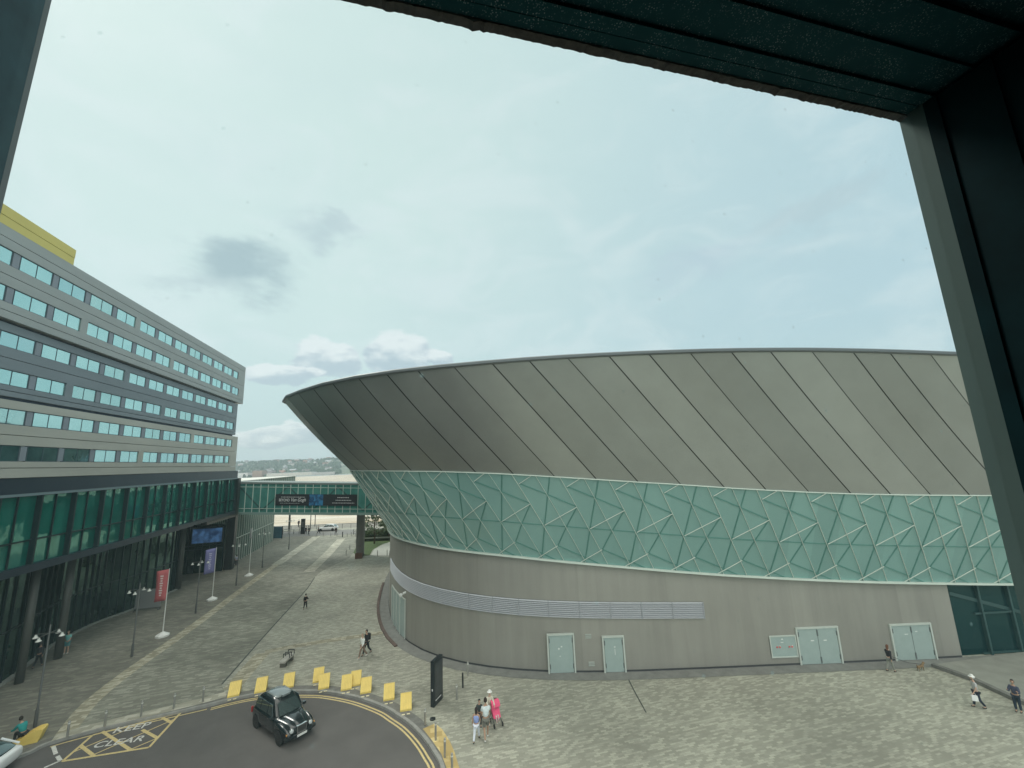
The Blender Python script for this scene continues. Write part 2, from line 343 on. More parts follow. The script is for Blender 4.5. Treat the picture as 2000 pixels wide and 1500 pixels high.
ARENA = [  # plan x, plan y, outward normal x, y, then offset and height of the lower glass edge, the middle edge and the roof edge
(49.54,31.88,0.087,-0.996,0.12,3.38,2.69,9.71,5.38,18.24),
(47.46,31.70,0.087,-0.996,0.12,3.51,2.69,9.80,5.38,18.28),
(45.39,31.51,0.087,-0.996,0.12,3.64,2.69,9.90,5.38,18.32),
(43.31,31.33,0.088,-0.996,0.12,3.77,2.69,9.99,5.38,18.38),
(41.24,31.15,0.090,-0.996,0.12,3.91,2.69,10.09,5.38,18.46),
(39.16,30.96,0.093,-0.996,0.12,4.04,2.69,10.18,5.38,18.56),
(37.09,30.77,0.089,-0.996,0.12,4.17,2.69,10.28,5.38,18.68),
(35.01,30.59,0.075,-0.997,0.12,4.30,2.69,10.37,5.38,18.82),
(32.93,30.45,0.057,-0.998,0.12,4.42,2.69,10.47,5.38,18.96),
(30.85,30.35,0.041,-0.999,0.12,4.54,2.69,10.56,5.38,19.12),
(28.77,30.28,0.029,-1.000,0.12,4.67,2.69,10.66,5.38,19.28),
(26.68,30.23,0.021,-1.000,0.12,4.79,2.69,10.76,5.38,19.44),
(24.60,30.19,0.013,-1.000,0.12,4.92,2.69,10.87,5.38,19.60),
(22.52,30.17,0.007,-1.000,0.12,5.06,2.69,10.99,5.38,19.75),
(20.43,30.16,0.004,-1.000,0.12,5.22,2.69,11.13,5.38,19.88),
(18.35,30.15,0.006,-1.000,0.12,5.39,2.69,11.30,5.38,19.99),
(16.26,30.14,0.008,-1.000,0.12,5.58,2.69,11.48,5.38,20.07),
(14.18,30.12,0.008,-1.000,0.12,5.77,2.69,11.68,5.38,20.13),
(12.10,30.11,0.004,-1.000,0.12,5.99,2.69,11.90,5.38,20.17),
(10.01,30.11,-0.002,-1.000,0.12,6.22,2.69,12.12,5.38,20.19),
(7.93,30.12,-0.013,-1.000,0.12,6.47,2.69,12.32,5.38,20.20),
(5.85,30.17,-0.038,-0.999,0.12,6.71,2.71,12.54,5.46,20.18),
(3.77,30.29,-0.084,-0.996,0.12,6.94,2.78,12.76,5.66,20.13),
(1.70,30.52,-0.144,-0.990,0.12,7.16,2.88,12.98,5.98,20.05),
(-0.34,30.90,-0.223,-0.975,0.12,7.36,3.00,13.18,6.39,19.96),
(-2.34,31.46,-0.323,-0.946,0.12,7.51,3.15,13.35,6.85,19.89),
(-4.26,32.24,-0.434,-0.901,0.12,7.62,3.30,13.48,7.35,19.85),
(-6.05,33.26,-0.554,-0.832,0.12,7.70,3.46,13.56,7.86,19.81),
(-7.68,34.53,-0.675,-0.738,0.12,7.77,3.61,13.62,8.34,19.78),
(-9.09,36.04,-0.781,-0.625,0.12,7.79,3.75,13.66,8.78,19.78),
(-10.26,37.74,-0.857,-0.515,0.12,7.76,3.86,13.68,9.15,19.80),
(-11.24,39.57,-0.900,-0.436,0.12,7.70,3.95,13.69,9.43,19.81),
(-12.09,41.47,-0.923,-0.385,0.12,7.67,3.99,13.69,9.58,19.81),
(-12.85,43.41,-0.940,-0.341,0.12,7.66,4.00,13.69,9.60,19.81),
(-13.51,45.38,-0.956,-0.294,0.12,7.65,4.00,13.69,9.60,19.81),
(-14.08,47.39,-0.966,-0.258,0.12,7.65,4.00,13.69,9.60,19.81),
(-14.59,49.41,-0.972,-0.236,0.12,7.65,4.00,13.69,9.60,19.81),
(-15.07,51.43,-0.975,-0.223,0.12,7.65,4.00,13.69,9.60,19.81),
(-15.52,53.47,-0.977,-0.212,0.12,7.65,4.00,13.69,9.60,19.81),
(-15.95,55.51,-0.981,-0.192,0.12,7.65,4.00,13.69,9.60,19.81),
(-16.32,57.56,-0.988,-0.157,0.12,7.65,4.00,13.69,9.60,19.81),
(-16.60,59.62,-0.994,-0.113,0.12,7.65,4.00,13.69,9.60,19.81),
(-16.78,61.69,-0.998,-0.060,0.12,7.65,4.00,13.69,9.60,19.81),
(-16.84,63.77,-1.000,0.008,0.12,7.65,4.00,13.69,9.60,19.81),
(-16.75,65.85,-0.998,0.070,0.12,7.65,4.00,13.69,9.60,19.81),
(-16.56,67.92,-0.993,0.116,0.12,7.65,4.00,13.69,9.60,19.81),
(-16.26,69.98,-0.984,0.179,0.12,7.65,4.00,13.69,9.60,19.81),
(-15.80,72.00,-0.963,0.271,0.12,7.65,4.00,13.69,9.60,19.81),
(-15.13,73.97,-0.929,0.369,0.12,7.65,4.00,13.69,9.60,19.81),
(-14.28,75.86,-0.895,0.445,0.12,7.65,4.00,13.69,9.60,19.81),
(-13.29,77.69,-0.865,0.501,0.12,7.65,4.00,13.69,9.60,19.81),
(-12.20,79.46,-0.834,0.552,0.12,7.65,4.00,13.69,9.60,19.81),
(-11.00,81.16,-0.796,0.605,0.12,7.65,4.00,13.69,9.60,19.81),
(-9.68,82.77,-0.751,0.660,0.12,7.65,4.00,13.69,9.60,19.81),
(-8.25,84.28,-0.703,0.711,0.12,7.65,4.00,13.69,9.60,19.81),
(-6.73,85.70,-0.657,0.754,0.12,7.65,4.00,13.69,9.60,19.81),
(-5.12,87.02,-0.615,0.789,0.12,7.65,4.00,13.69,9.60,19.81),
(-3.45,88.26,-0.573,0.820,0.12,7.65,4.00,13.69,9.60,19.81),
(-1.71,89.40,-0.528,0.849,0.12,7.65,4.00,13.69,9.60,19.81),
(0.09,90.45,-0.479,0.878,0.12,7.65,4.00,13.69,9.60,19.81),
(1.94,91.40,-0.432,0.902,0.12,7.65,4.00,13.69,9.60,19.81),
(3.84,92.25,-0.387,0.922,0.12,7.65,4.00,13.69,9.60,19.81),
(5.78,93.00,-0.330,0.944,0.12,7.65,4.00,13.69,9.60,19.81),
(7.77,93.62,-0.258,0.966,0.12,7.65,4.00,13.69,9.60,19.81),
(9.79,94.08,-0.188,0.982,0.12,7.65,4.00,13.69,9.60,19.81),
(11.85,94.41,-0.134,0.991,0.12,7.65,4.00,13.69,9.60,19.81),
(13.92,94.64,-0.095,0.995,0.12,7.65,4.00,13.69,9.60,19.81),
(15.99,94.81,-0.064,0.998,0.12,7.65,4.00,13.69,9.60,19.81),
(18.07,94.91,-0.038,0.999,0.12,7.65,4.00,13.69,9.60,19.81),
(20.16,94.97,-0.019,1.000,0.12,7.65,4.00,13.69,9.60,19.81),
(22.24,95.00,-0.006,1.000,0.12,7.65,4.00,13.69,9.60,19.81),
(24.32,95.00,0.003,1.000,0.12,7.65,4.00,13.69,9.60,19.81),
(26.41,94.99,0.009,1.000,0.12,7.65,4.00,13.69,9.60,19.81),
(28.49,94.96,0.013,1.000,0.12,7.65,4.00,13.69,9.60,19.81),
(30.58,94.93,0.016,1.000,0.12,7.65,4.00,13.69,9.60,19.81),
(32.66,94.90,0.017,1.000,0.12,7.65,4.00,13.69,9.60,19.81),
(34.74,94.86,0.017,1.000,0.12,7.65,4.00,13.69,9.60,19.81),
(36.83,94.83,0.015,1.000,0.12,7.65,4.00,13.69,9.60,19.81),
(38.91,94.80,0.012,1.000,0.12,7.65,4.00,13.69,9.60,19.81),
(40.99,94.78,0.007,1.000,0.12,7.65,4.00,13.69,9.60,19.81),
(43.08,94.77,0.005,1.000,0.12,7.65,4.00,13.69,9.60,19.81),
]

# ================================================================ the ground
def poly_sheet(name, pts, z, m, kind='structure', parent=None, thick=0.0):
    from mathutils.geometry import tessellate_polygon
    V = [Vector((p[0], p[1], z)) for p in pts]
    tri = tessellate_polygon([V])
    b = MB(); b.faces(V, [tuple(t) for t in tri])
    o = b.build(name, m, parent, fix=False)
    me = o.data
    bm = bmesh.new(); bm.from_mesh(me)
    bmesh.ops.recalc_face_normals(bm, faces=bm.faces)
    if bm.faces and sum(f.normal.z for f in bm.faces) < 0: bmesh.ops.reverse_faces(bm, faces=bm.faces)
    bm.to_mesh(me); bm.free()
    if kind: o['kind'] = kind
    return o
def catmull(P, n=8):
    P = [Vector(p[:2]) for p in P]; Q = [2 * P[0] - P[1]] + P + [2 * P[-1] - P[-2]]; out = []
    for i in range(1, len(Q) - 2):
        a, b, c, d = Q[i - 1:i + 3]
        for j in range(n):
            t = j / n; out.append(.5 * ((2 * b) + (c - a) * t + (2 * a - 5 * b + 4 * c - d) * t * t + (3 * b - a - 3 * c + d) * t ** 3))
    out.append(P[-1]); return out
def offset_line(P, d):
    out = []
    for i, p in enumerate(P):
        t = (P[min(i + 1, len(P) - 1)] - P[max(i - 1, 0)]).normalized(); out.append(p + Vector((-t.y, t.x)) * d)
    return out
def ribbon(mb, P, d0, d1, z, i0=0, i1=None):
    A = offset_line(P, d0)[i0:i1]; B = offset_line(P, d1)[i0:i1]
    for k in range(len(A) - 1): mb.face([(A[k].x, A[k].y, z), (A[k + 1].x, A[k + 1].y, z), (B[k + 1].x, B[k + 1].y, z), (B[k].x, B[k].y, z)])

PAVE_ROT = R(-14.2)
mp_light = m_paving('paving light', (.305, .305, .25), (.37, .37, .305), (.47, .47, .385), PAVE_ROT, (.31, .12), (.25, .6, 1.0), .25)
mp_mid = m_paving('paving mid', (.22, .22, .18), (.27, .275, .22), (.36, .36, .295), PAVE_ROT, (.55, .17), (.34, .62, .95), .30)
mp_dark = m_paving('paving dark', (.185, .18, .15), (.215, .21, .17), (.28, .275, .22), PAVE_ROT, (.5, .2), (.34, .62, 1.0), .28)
mp_band = m_paving('paving buff', (.30, .28, .20), (.40, .375, .28), (.52, .49, .38), PAVE_ROT, (.4, .2), (.3, .55, .9), .25)
mp_cream = m_paving('paving cream', (.36, .35, .28), (.44, .43, .35), (.55, .53, .44), PAVE_ROT, (.6, .3), (.3, .55, .9), .2)
m_yellow_tact = m_paving('tactile yellow', (.50, .37, .15), (.60, .46, .20), (.72, .58, .28), PAVE_ROT, (.4, .4), (.3, .55, .9), .25)
m_asph = mat('asphalt', (.110, .105, .100), .85, var=.16, vscale=.5, bump=.3, bscale=300)
m_kerb = mat('kerb stone', (.30, .30, .28), .8, var=.25, vscale=2.2)
m_grey_strip = mat('grey setts', (.17, .17, .155), .8, var=.3, vscale=2.5)
m_line_y = mat('line yellow', (.62, .50, .24), .7, var=.25, vscale=9)
m_line_w = mat('line white', (.62, .62, .58), .7, var=.3, vscale=9)

kerb_px = [(48, 1472), (100, 1449), (200, 1422), (300, 1400), (398, 1378), (450, 1365), (500, 1355), (550, 1350), (612, 1349), (650, 1352), (700, 1362), (750, 1380), (775, 1395), (800, 1412), (825, 1437), (845, 1465), (862, 1500)]
KA = gp(*kerb_px[0]).xy; KD = (KA - gp(*kerb_px[2]).xy).normalized()
K0 = [KA + KD * q for q in (48, 28, 16, 9, 5, 2)] + [gp(*p).xy for p in kerb_px] + [Vector((-3.35, 19.4)), Vector((-3.1, 15.5)), Vector((-4.6, 9.5)), Vector((-6, 2)), Vector((-6, -14)), Vector((-6, -60))]
KERB = catmull(K0, 8)
FAR_Y = 101.0
plaza = [(KERB[0].x, -60), (-400, -60), (-400, FAR_Y), (300, FAR_Y), (300, -60)] + [(p.x, p.y) for p in reversed(KERB)]
poly_sheet('ground', plaza, 0.0, mp_light)
poly_sheet('road', [(-90, -62), (-90, 40), (10, 40), (10, -62)], -0.13, m_asph)
b = MB(); ribbon(b, KERB, -.02, .16, .006)
A = offset_line(KERB, -.02)
for k in range(len(A) - 1): b.face([(A[k].x, A[k].y, -.13), (A[k + 1].x, A[k + 1].y, -.13), (A[k + 1].x, A[k + 1].y, .006), (A[k].x, A[k].y, .006)])
b.build('kerb', m_kerb, fix=False)['kind'] = 'structure'
b = MB(); ribbon(b, KERB, .16, .62, .004)
b.build('pavement_edge', m_grey_strip, fix=False)['kind'] = 'structure'
b = MB()
i0 = min(range(len(KERB)), key=lambda i: (KERB[i] - gp(415, 1374).xy).length)
iA = min(range(len(KERB)), key=lambda i: (KERB[i] - gp(105, 1447).xy).length)
ribbon(b, KERB, -.34, -.24, -.122, i0); ribbon(b, KERB, -.54, -.44, -.122, i0)
ribbon(b, KERB, -.34, -.24, -.122, iA, i0)
b.build('road_line', m_line_y, fix=False)['kind'] = 'structure'

cob = [(130, 1430), (177, 1372), (253, 1311), (329, 1258), (405, 1203), (464, 1158), (524, 1114), (590, 1068)]
COB = [gp(*p).xy for p in cob]; COB = catmull(COB, 3)
drn = [(433, 1337), (505, 1255), (550, 1205), (600, 1150), (625, 1118), (682, 1090)]
DRN = catmull([gp(*p).xy for p in drn], 3)
cobL = COB + [COB[-1] + (COB[-1] - COB[-4]).normalized() * 22]
kL = [p for p in offset_line(KERB, .64) if -40 < p.x < cobL[0].x - .2]
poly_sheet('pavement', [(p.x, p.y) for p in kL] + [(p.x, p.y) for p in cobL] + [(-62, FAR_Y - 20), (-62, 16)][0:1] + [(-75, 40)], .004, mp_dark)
dr_end = gp(662, 1052).xy
kM = [p for p in offset_line(KERB, .64) if cobL[0].x < p.x < gp(440, 1362).x]
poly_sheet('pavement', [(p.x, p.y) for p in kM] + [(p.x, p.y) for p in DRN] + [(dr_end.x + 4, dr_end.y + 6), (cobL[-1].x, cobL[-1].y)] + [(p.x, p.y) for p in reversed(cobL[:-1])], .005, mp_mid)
b = MB(); ribbon(b, COB, -.45, .45, .010); b.build('paving_band', mp_band, fix=False)['kind'] = 'structure'
b = MB(); ribbon(b, DRN[:12], -.06, .06, .012); b.build('drain_channel', mat('drain', (.06, .065, .06), .7), fix=False)['kind'] = 'structure'
def band(pts, w, z, m, nm='paving_band'):
    b = MB(); ribbon(b, catmull([gp(*p).xy for p in pts], 4), -w / 2, w / 2, z); o = b.build(nm, m, fix=False); o['kind'] = 'structure'; return o
band([(603, 1117), (640, 1082), (667, 1052)], 1.5, .011, mp_cream)
band([(540, 1103), (590, 1068), (618, 1048)], 1.5, .0115, mp_cream)
band([(453, 1345), (487, 1305), (513, 1276)], 1.1, .013, mp_band)
band([(517, 1274), (600, 1258), (700, 1243), (768, 1232)], .75, .014, mp_band)
band([(105, 1441), (200, 1415), (300, 1392), (398, 1368), (442, 1356)], .75, .015, mp_cream)
band([(1227, 1326), (1240, 1352), (1262, 1392)], .07, .010, MATS['drain'], 'drain_channel')
tp = [(826, 1424), (850, 1413), (864, 1425), (878, 1447), (888, 1470), (897, 1500), (902, 1540), (880, 1540), (872, 1500), (862, 1473), (845, 1448)]
poly_sheet('tactile_paving', [gp(*p).xy for p in tp], .012, m_yellow_tact)
# yellow box with KEEP CLEAR and the bay corner
def mark(pts, w, nm='road_marking', m=None, z=-.121):
    b = MB()
    for A_, B_ in pts:
        p, q = gp(*A_, -.13), gp(*B_, -.13); b.bar((p.x, p.y, z), (q.x, q.y, z), w, .006)
    o = b.build(nm, m or m_line_y); o['kind'] = 'structure'; return o
q4 = lambda x, y: (x / 5, 1200 + y / 5)
mark([(q4(610, 1435), q4(905, 1180)), (q4(905, 1180), q4(1765, 960)), (q4(1765, 960), q4(1455, 1300)), (q4(1455, 1300), q4(610, 1435))], .13)
mark([(q4(1000, 1145), q4(1270, 1322)), (q4(790, 1285), q4(915, 1382)), (q4(1550, 990), q4(1672, 1057)), (q4(1390, 1128), q4(1540, 1210))], .16, z=-.1215)
mark([(q4(730, 1340), q4(1560, 992)), (q4(905, 1375), q4(1690, 1030)), (q4(1270, 1322), q4(1535, 1210))], .07, z=-.1222)
mark([(q4(520, 1290), q4(545, 1365)), (q4(560, 1385), q4(590, 1430))], .16, m=m_line_w)
mark([(q4(590, 1430), q4(430, 1500))], .12, m=m_line_w)
def road_text(word, bl, br, tl):
    cu = bpy.data.curves.new('t', 'FONT'); cu.body = word; cu.size = 1; cu.offset = .012
    o = bpy.data.objects.new('t', cu); col.objects.link(o); dg = bpy.context.evaluated_depsgraph_get()
    me = bpy.data.meshes.new_from_object(o.evaluated_get(dg)); bpy.data.objects.remove(o)
    xs = [v.co.x for v in me.vertices]; ys = [v.co.y for v in me.vertices]
    x0, x1, y0, y1 = min(xs), max(xs), min(ys), max(ys)
    B, X, Y = gp(*bl, -.13), gp(*br, -.13), gp(*tl, -.13)
    for v in me.vertices:
        u = (v.co.x - x0) / (x1 - x0); w = (v.co.y - y0) / (y1 - y0); p = B + (X - B) * u + (Y - B) * w; v.co = (p.x, p.y, -.117)
    me.materials.append(m_line_w); o = bpy.data.objects.new('road_marking', me); col.objects.link(o); o['kind'] = 'structure'
road_text('KEEP', q4(1095, 1165), q4(1445, 1105), q4(1150, 1105))
road_text('CLEAR', q4(890, 1312), q4(1385, 1238), q4(965, 1248))
# paler sloping apron by the glazed entrance on the right
ap = [gp(*p).xy for p in [(1822, 1302), (1900, 1330), (1990, 1372), (2120, 1420), (2300, 1400), (2200, 1262), (1990, 1278)]]
b = MB(); b.prism([(p.x, p.y) for p in ap], .001, .12); b.build('pavement', mat('apron', (.27, .275, .24), .8, var=.15, vscale=1.2))['kind'] = 'structure'
b = MB()
for k in range(3): b.bar((*ap[k], .10), (*ap[k + 1], .10), .28, .20)
b.build('kerb', m_grey_strip)['kind'] = 'structure'

# river, far bank
def m_water():
    m, N, L, b_ = nt_of('river')
    tc = N.new('ShaderNodeTexCoord'); mp = N.new('ShaderNodeMapping'); mp.inputs['Scale'].default_value = (.25, 1.2, 1); L.new(tc.outputs['Object'], mp.inputs[0])
    n = N.new('ShaderNodeTexNoise'); n.inputs['Scale'].default_value = .12; n.inputs['Detail'].default_value = 8; L.new(mp.outputs[0], n.inputs['Vector'])
    cr = N.new('ShaderNodeValToRGB'); L.new(n.outputs[0], cr.inputs[0]); e = cr.color_ramp.elements
    e[0].position = .38; e[0].color = (.40, .31, .20, 1); e[1].position = .6; e[1].color = (.60, .55, .46, 1)
    L.new(cr.outputs[0], b_.inputs['Base Color']); b_.inputs['Roughness'].default_value = .5; b_.inputs['Specular IOR Level'].default_value = .3
    n2 = N.new('ShaderNodeTexNoise'); n2.inputs['Scale'].default_value = .5; n2.inputs['Detail'].default_value = 5; L.new(mp.outputs[0], n2.inputs['Vector'])
    bp = N.new('ShaderNodeBump'); bp.inputs['Strength'].default_value = .5; bp.inputs['Distance'].default_value = .4; L.new(n2.outputs[0], bp.inputs['Height']); L.new(bp.outputs[0], b_.inputs['Normal'])
    return m
poly_sheet('river', [(-2500, FAR_Y + 6), (2500, FAR_Y + 6), (2500, 1120), (-2500, 1120)], -5.0, m_water())
b = MB(); b.box(-400, 300, FAR_Y, FAR_Y + 8, -6, -.02); b.build('quay', mat('quay', (.25, .24, .21), .9, var=.2))['kind'] = 'structure'
def far_land():
    b = MB(); nx, ny = 120, 14
    V = []
    for j in range(ny + 1):
        y = 1100 + j * 110
        for i in range(nx + 1):
            x = -2400 + i * 34.0
            f = min(1, j / 6.0); h = -3.5 + 2.5 * min(1, j) + f * f * (46 + 15 * noise.noise(Vector((x * .0022, y * .001, 3))) + 7 * noise.noise(Vector((x * .011, y * .004, 8))))
            if j > 9: h -= (j - 9) * 6
            V.append((x, y, h))
    F = [(j * (nx + 1) + i, j * (nx + 1) + i + 1, (j + 1) * (nx + 1) + i + 1, (j + 1) * (nx + 1) + i) for j in range(ny) for i in range(nx)]
    b.faces(V, F)
    m, N, L, p = nt_of('far hill')
    tc = N.new('ShaderNodeTexCoord'); n = N.new('ShaderNodeTexNoise'); n.inputs['Scale'].default_value = .012; n.inputs['Detail'].default_value = 9; n.inputs['Roughness'].default_value = .7
    L.new(tc.outputs['Object'], n.inputs['Vector']); cr = N.new('ShaderNodeValToRGB'); L.new(n.outputs[0], cr.inputs[0]); e = cr.color_ramp.elements
    e[0].position = .40; e[0].color = (.05, .09, .055, 1); e[1].position = .62; e[1].color = (.22, .22, .19, 1)
    q = cr.color_ramp.elements.new(.5); q.color = (.10, .15, .09, 1)
    L.new(cr.outputs[0], p.inputs['Base Color']); p.inputs['Roughness'].default_value = .9
    o = b.build('hills', m, smooth=True); o['kind'] = 'structure'
    return V, nx
FV, FNX = far_land()
def far_h(x, y):
    j = (y - 1100) / 110; i = (x + 2400) / 34.0; i0, j0 = int(i), int(j); u, v = i - i0, j - j0
    g = lambda a, c: FV[c * (FNX + 1) + a][2]
    return lerp(lerp(g(i0, j0), g(i0 + 1, j0), u), lerp(g(i0, j0 + 1), g(i0 + 1, j0 + 1), u), v)
r2 = random.Random(5)
fm = [mat('far wall %d' % i, c, .8) for i, c in enumerate([(.62, .60, .56), (.42, .30, .24), (.5, .5, .5), (.34, .25, .2), (.7, .7, .7)])]
frf = [mat('far roof %d' % i, c, .8) for i, c in enumerate([(.16, .15, .15), (.28, .16, .12), (.4, .42, .44)])]
def far_house(x, y, w, d, h, wm, rm, label, group, rz=0., cat='house', nm='house', flat=False):
    t = thing(nm, label, cat, (x, y, far_h(x, y) - .8), rz, group)
    b = MB(); b.box(-w / 2, w / 2, -d / 2, d / 2, 0, h); b.build('wall', wm, t)
    b = MB(); e = .4
    rh = .6 if flat else .38 * d
    V = [(-w / 2 - e, -d / 2 - e, h), (w / 2 + e, -d / 2 - e, h), (w / 2 + e, d / 2 + e, h), (-w / 2 - e, d / 2 + e, h), (-w / 2 - e, 0, h + rh), (w / 2 + e, 0, h + rh)]
    b.faces(V, [(0, 1, 5, 4), (2, 3, 4, 5), (0, 4, 3), (1, 2, 5), (0, 3, 2, 1)]); b.build('roof', rm, t)
HSEEN = {}
for k in range(60):
    y = r2.uniform(1125, 1900); x = y * r2.uniform(-.82, -.44)
    if y < 1230: w, d, h = r2.uniform(14, 30), 12, r2.uniform(7, 12)
    else: w, d, h = r2.uniform(10, 22), 10, r2.uniform(6, 10)
    far_house(x, y, w, d, h, fm[(k * 7) % 5], frf[k % 3], 'distant %s house, %s roof, %s, %s part of the shore' % (('cream', 'brown brick', 'grey', 'dark brick', 'white')[(k * 7) % 5], ('dark', 'red', 'pale')[k % 3], 'low' if y < 1350 else ('halfway up' if y < 1650 else 'high up'), ('left', 'middle', 'right')[min(2, int((x / y + .82) / .127))]), 'distant houses across the river', r2.uniform(-.5, .5))
for (x, y, w, d, h, a, c, lab) in ((-760, 1128, 90, 26, 13, 4, 2, 'long white waterside shed far across the river, left of the others'), (-600, 1122, 120, 30, 9, 0, 2, 'long low cream warehouse on the far river bank'),
                                   (-690, 1126, 26, 22, 17, 3, 1, 'short red brick block standing on the far river bank'), (-510, 1120, 60, 25, 7, 2, 2, 'low grey shed on the far river bank nearest the arena')):
    far_house(x, y, w, d, h, fm[a], frf[c], lab, None, 0, 'warehouse', 'warehouse', True)
b = MB()
for k in range(2600):
    y = r2.uniform(1112, 2050); x = y * r2.uniform(-.85, -.42); z = far_h(x, y); s = r2.uniform(3, 8); h = r2.uniform(4, 11)
    p = [(x + s * math.cos(a), y + s * .6 * math.sin(a), z - 1) for a in (0, 1.6, 3.1, 4.7)]; top = [(x + (q[0] - x) * .75, y + (q[1] - y) * .75, z + h * r2.uniform(.55, .9)) for q in p]
    b.faces(p + top + [(x, y, z + h)], [(0, 1, 5, 4), (1, 2, 6, 5), (2, 3, 7, 6), (3, 0, 4, 7), (4, 5, 8), (5, 6, 8), (6, 7, 8), (7, 4, 8)])
o = b.build('woodland', mat('far trees', (.055, .10, .06), .9, var=.4, vscale=.02), smooth=True)
tag(o, 'far wooded hillside across the river', None, None, 'stuff')

# ================================================================ the arena
import bisect
# the roof edge comes to a blunt prow at the left end and draws back behind it
ARENA = [(*a[:8], a[8] + (.3 if k in (30, 31) else 0) - min(2.4, .42 * max(0, k - 31)), a[9]) for k, a in enumerate(ARENA)]
def arow(c):
    if c is None: return [Vector((a[0], a[1], 0)) for a in ARENA]
    return [Vector((a[0] + a[2] * a[c], a[1] + a[3] * a[c], a[c + 1])) for a in ARENA]
AB, AL, AM, AT = arow(None), arow(4), arow(6), arow(8)
NST = len(ARENA)
def at(row, i):
    i = max(0, min(NST - 1.0001, i)); k = int(i); return row[k].lerp(row[k + 1], i - k)
def arcs(row):
    out = [0.0]
    for k in range(1, NST): out.append(out[-1] + (row[k].xy - row[k - 1].xy).length)
    return out
ARC_M, ARC_T, ARC_B, ARC_L = arcs(AM), arcs(AT), arcs(AB), arcs(AL)
def inv(arc, s):
    s = max(0, min(arc[-1] - 1e-4, s)); k = bisect.bisect_right(arc, s) - 1; return k + (s - arc[k]) / (arc[k + 1] - arc[k])
def norm_at(i):
    i = max(0, min(NST - 1.0001, i)); k = int(i); a, c = ARENA[k], ARENA[k + 1]; f = i - k
    return Vector((lerp(a[2], c[2], f), lerp(a[3], c[3], f), 0)).normalized()
def wall_pt(i, z, off=0.0): p = at(AB, i); n = norm_at(i); return Vector((p.x + n.x * off, p.y + n.y * off, z))
AR = Vector((5.4, 30.16, 0))
arena = thing('arena_building', 'big grey arena with outward leaning metal shell above a green glass band', 'arena', AR)
rel = lambda p: Vector(p) - AR
m_shell = m_cladding('shell cladding', (.335, .35, .33), .13, .38, .6, (.8, 1.2), .05, .5, .16)
m_shell_back = mat('shell joint', (.02, .022, .02), .8)
m_wallclad = m_cladding('wall cladding', (.335, .33, .30), .05, .48, .35, (.14, 2.2), .15, .5, .12)
m_rim = mat('roof edge', (.15, .165, .17), .4, .5)
m_white_trim = mat('white trim', (.60, .68, .62), .5)
m_bandglass = m_cladding('band glass', (.235, .415, .39), .06, .22, .0, (.4, .4), .03, .8, .05)
m_tracery = mat('tracery', (.085, .24, .21), .4)
m_door = mat('door paint', (.33, .415, .40), .5, var=.06, vscale=2)
m_doorframe = mat('door frame', (.50, .55, .51), .5)
m_dark = mat('dark metal', (.03, .034, .034), .45, .3)
m_hinge = mat('hinge', (.12, .14, .14), .5)
# ground floor wall: 1 panel of cladding every 1.2 m; runs from the right-hand glazing round the left end
GLZ = 9.81
def wall_strip(mb, i_from, i_to, z0f, z1f, off, step=.25, uvs=1.2):
    i = i_from
    while i < i_to - 1e-6:
        j = min(i + step, i_to)
        a0, a1 = wall_pt(i, z0f(i), off), wall_pt(i, z1f(i), off); b0, b1 = wall_pt(j, z0f(j), off), wall_pt(j, z1f(j), off)
        u0, u1 = ARC_B[0] * 0 + lerp(ARC_B[int(i)], ARC_B[min(int(i) + 1, NST - 1)], i - int(i)) / uvs, lerp(ARC_B[int(min(j, NST - 1.001))], ARC_B[min(int(min(j, NST - 1.001)) + 1, NST - 1)], min(j, NST - 1.001) - int(min(j, NST - 1.001))) / uvs
        mb.face([rel(a0), rel(b0), rel(b1), rel(a1)], [(u0, a0.z), (u1, b0.z), (u1, b1.z), (u0, a1.z)])
        i = j
lowz = lambda i: at(AL, i).z
b = MB(); wall_strip(b, GLZ, NST - 1, lambda i: 0, lambda i: lowz(i), 0.0)
wall = b.build('wall', m_wallclad, arena, smooth=True)
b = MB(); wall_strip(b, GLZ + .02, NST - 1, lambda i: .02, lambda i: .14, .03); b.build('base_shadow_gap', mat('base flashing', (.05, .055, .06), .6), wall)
b = MB(); P = [rel(p) for p in AB]
for k in range(NST - 1):
    n0, n1 = norm_at(k), norm_at(k + 1)
    a, c = P[k], P[k + 1]; b.face([(a.x, a.y, .03), (c.x, c.y, .03), (c.x + n1.x * 1.0, c.y + n1.y * 1.0, .018), (a.x + n0.x * 1.0, a.y + n0.y * 1.0, .018)])
o = b.build('pavement_edge', mat('plinth strip', (.21, .215, .20), .8, var=.2, vscale=1.5), fix=False, loc=AR); o['kind'] = 'structure'
b = MB()
for k in range(29, 38):
    n0, n1 = norm_at(k), norm_at(k + 1); a, c = AB[k], AB[k + 1]
    b.hexa([(a.x + n0.x * .95, a.y + n0.y * .95, 0), (c.x + n1.x * .95, c.y + n1.y * .95, 0), (c.x + n1.x * 1.2, c.y + n1.y * 1.2, 0), (a.x + n0.x * 1.2, a.y + n0.y * 1.2, 0)] + [(a.x + n0.x * .95, a.y + n0.y * .95, .1), (c.x + n1.x * .95, c.y + n1.y * .95, .1), (c.x + n1.x * 1.2, c.y + n1.y * 1.2, .1), (a.x + n0.x * 1.2, a.y + n0.y * 1.2, .1)])
b.build('kerb', mat('rust kerb', (.13, .09, .075), .8, var=.3, vscale=2))['kind'] = 'structure'
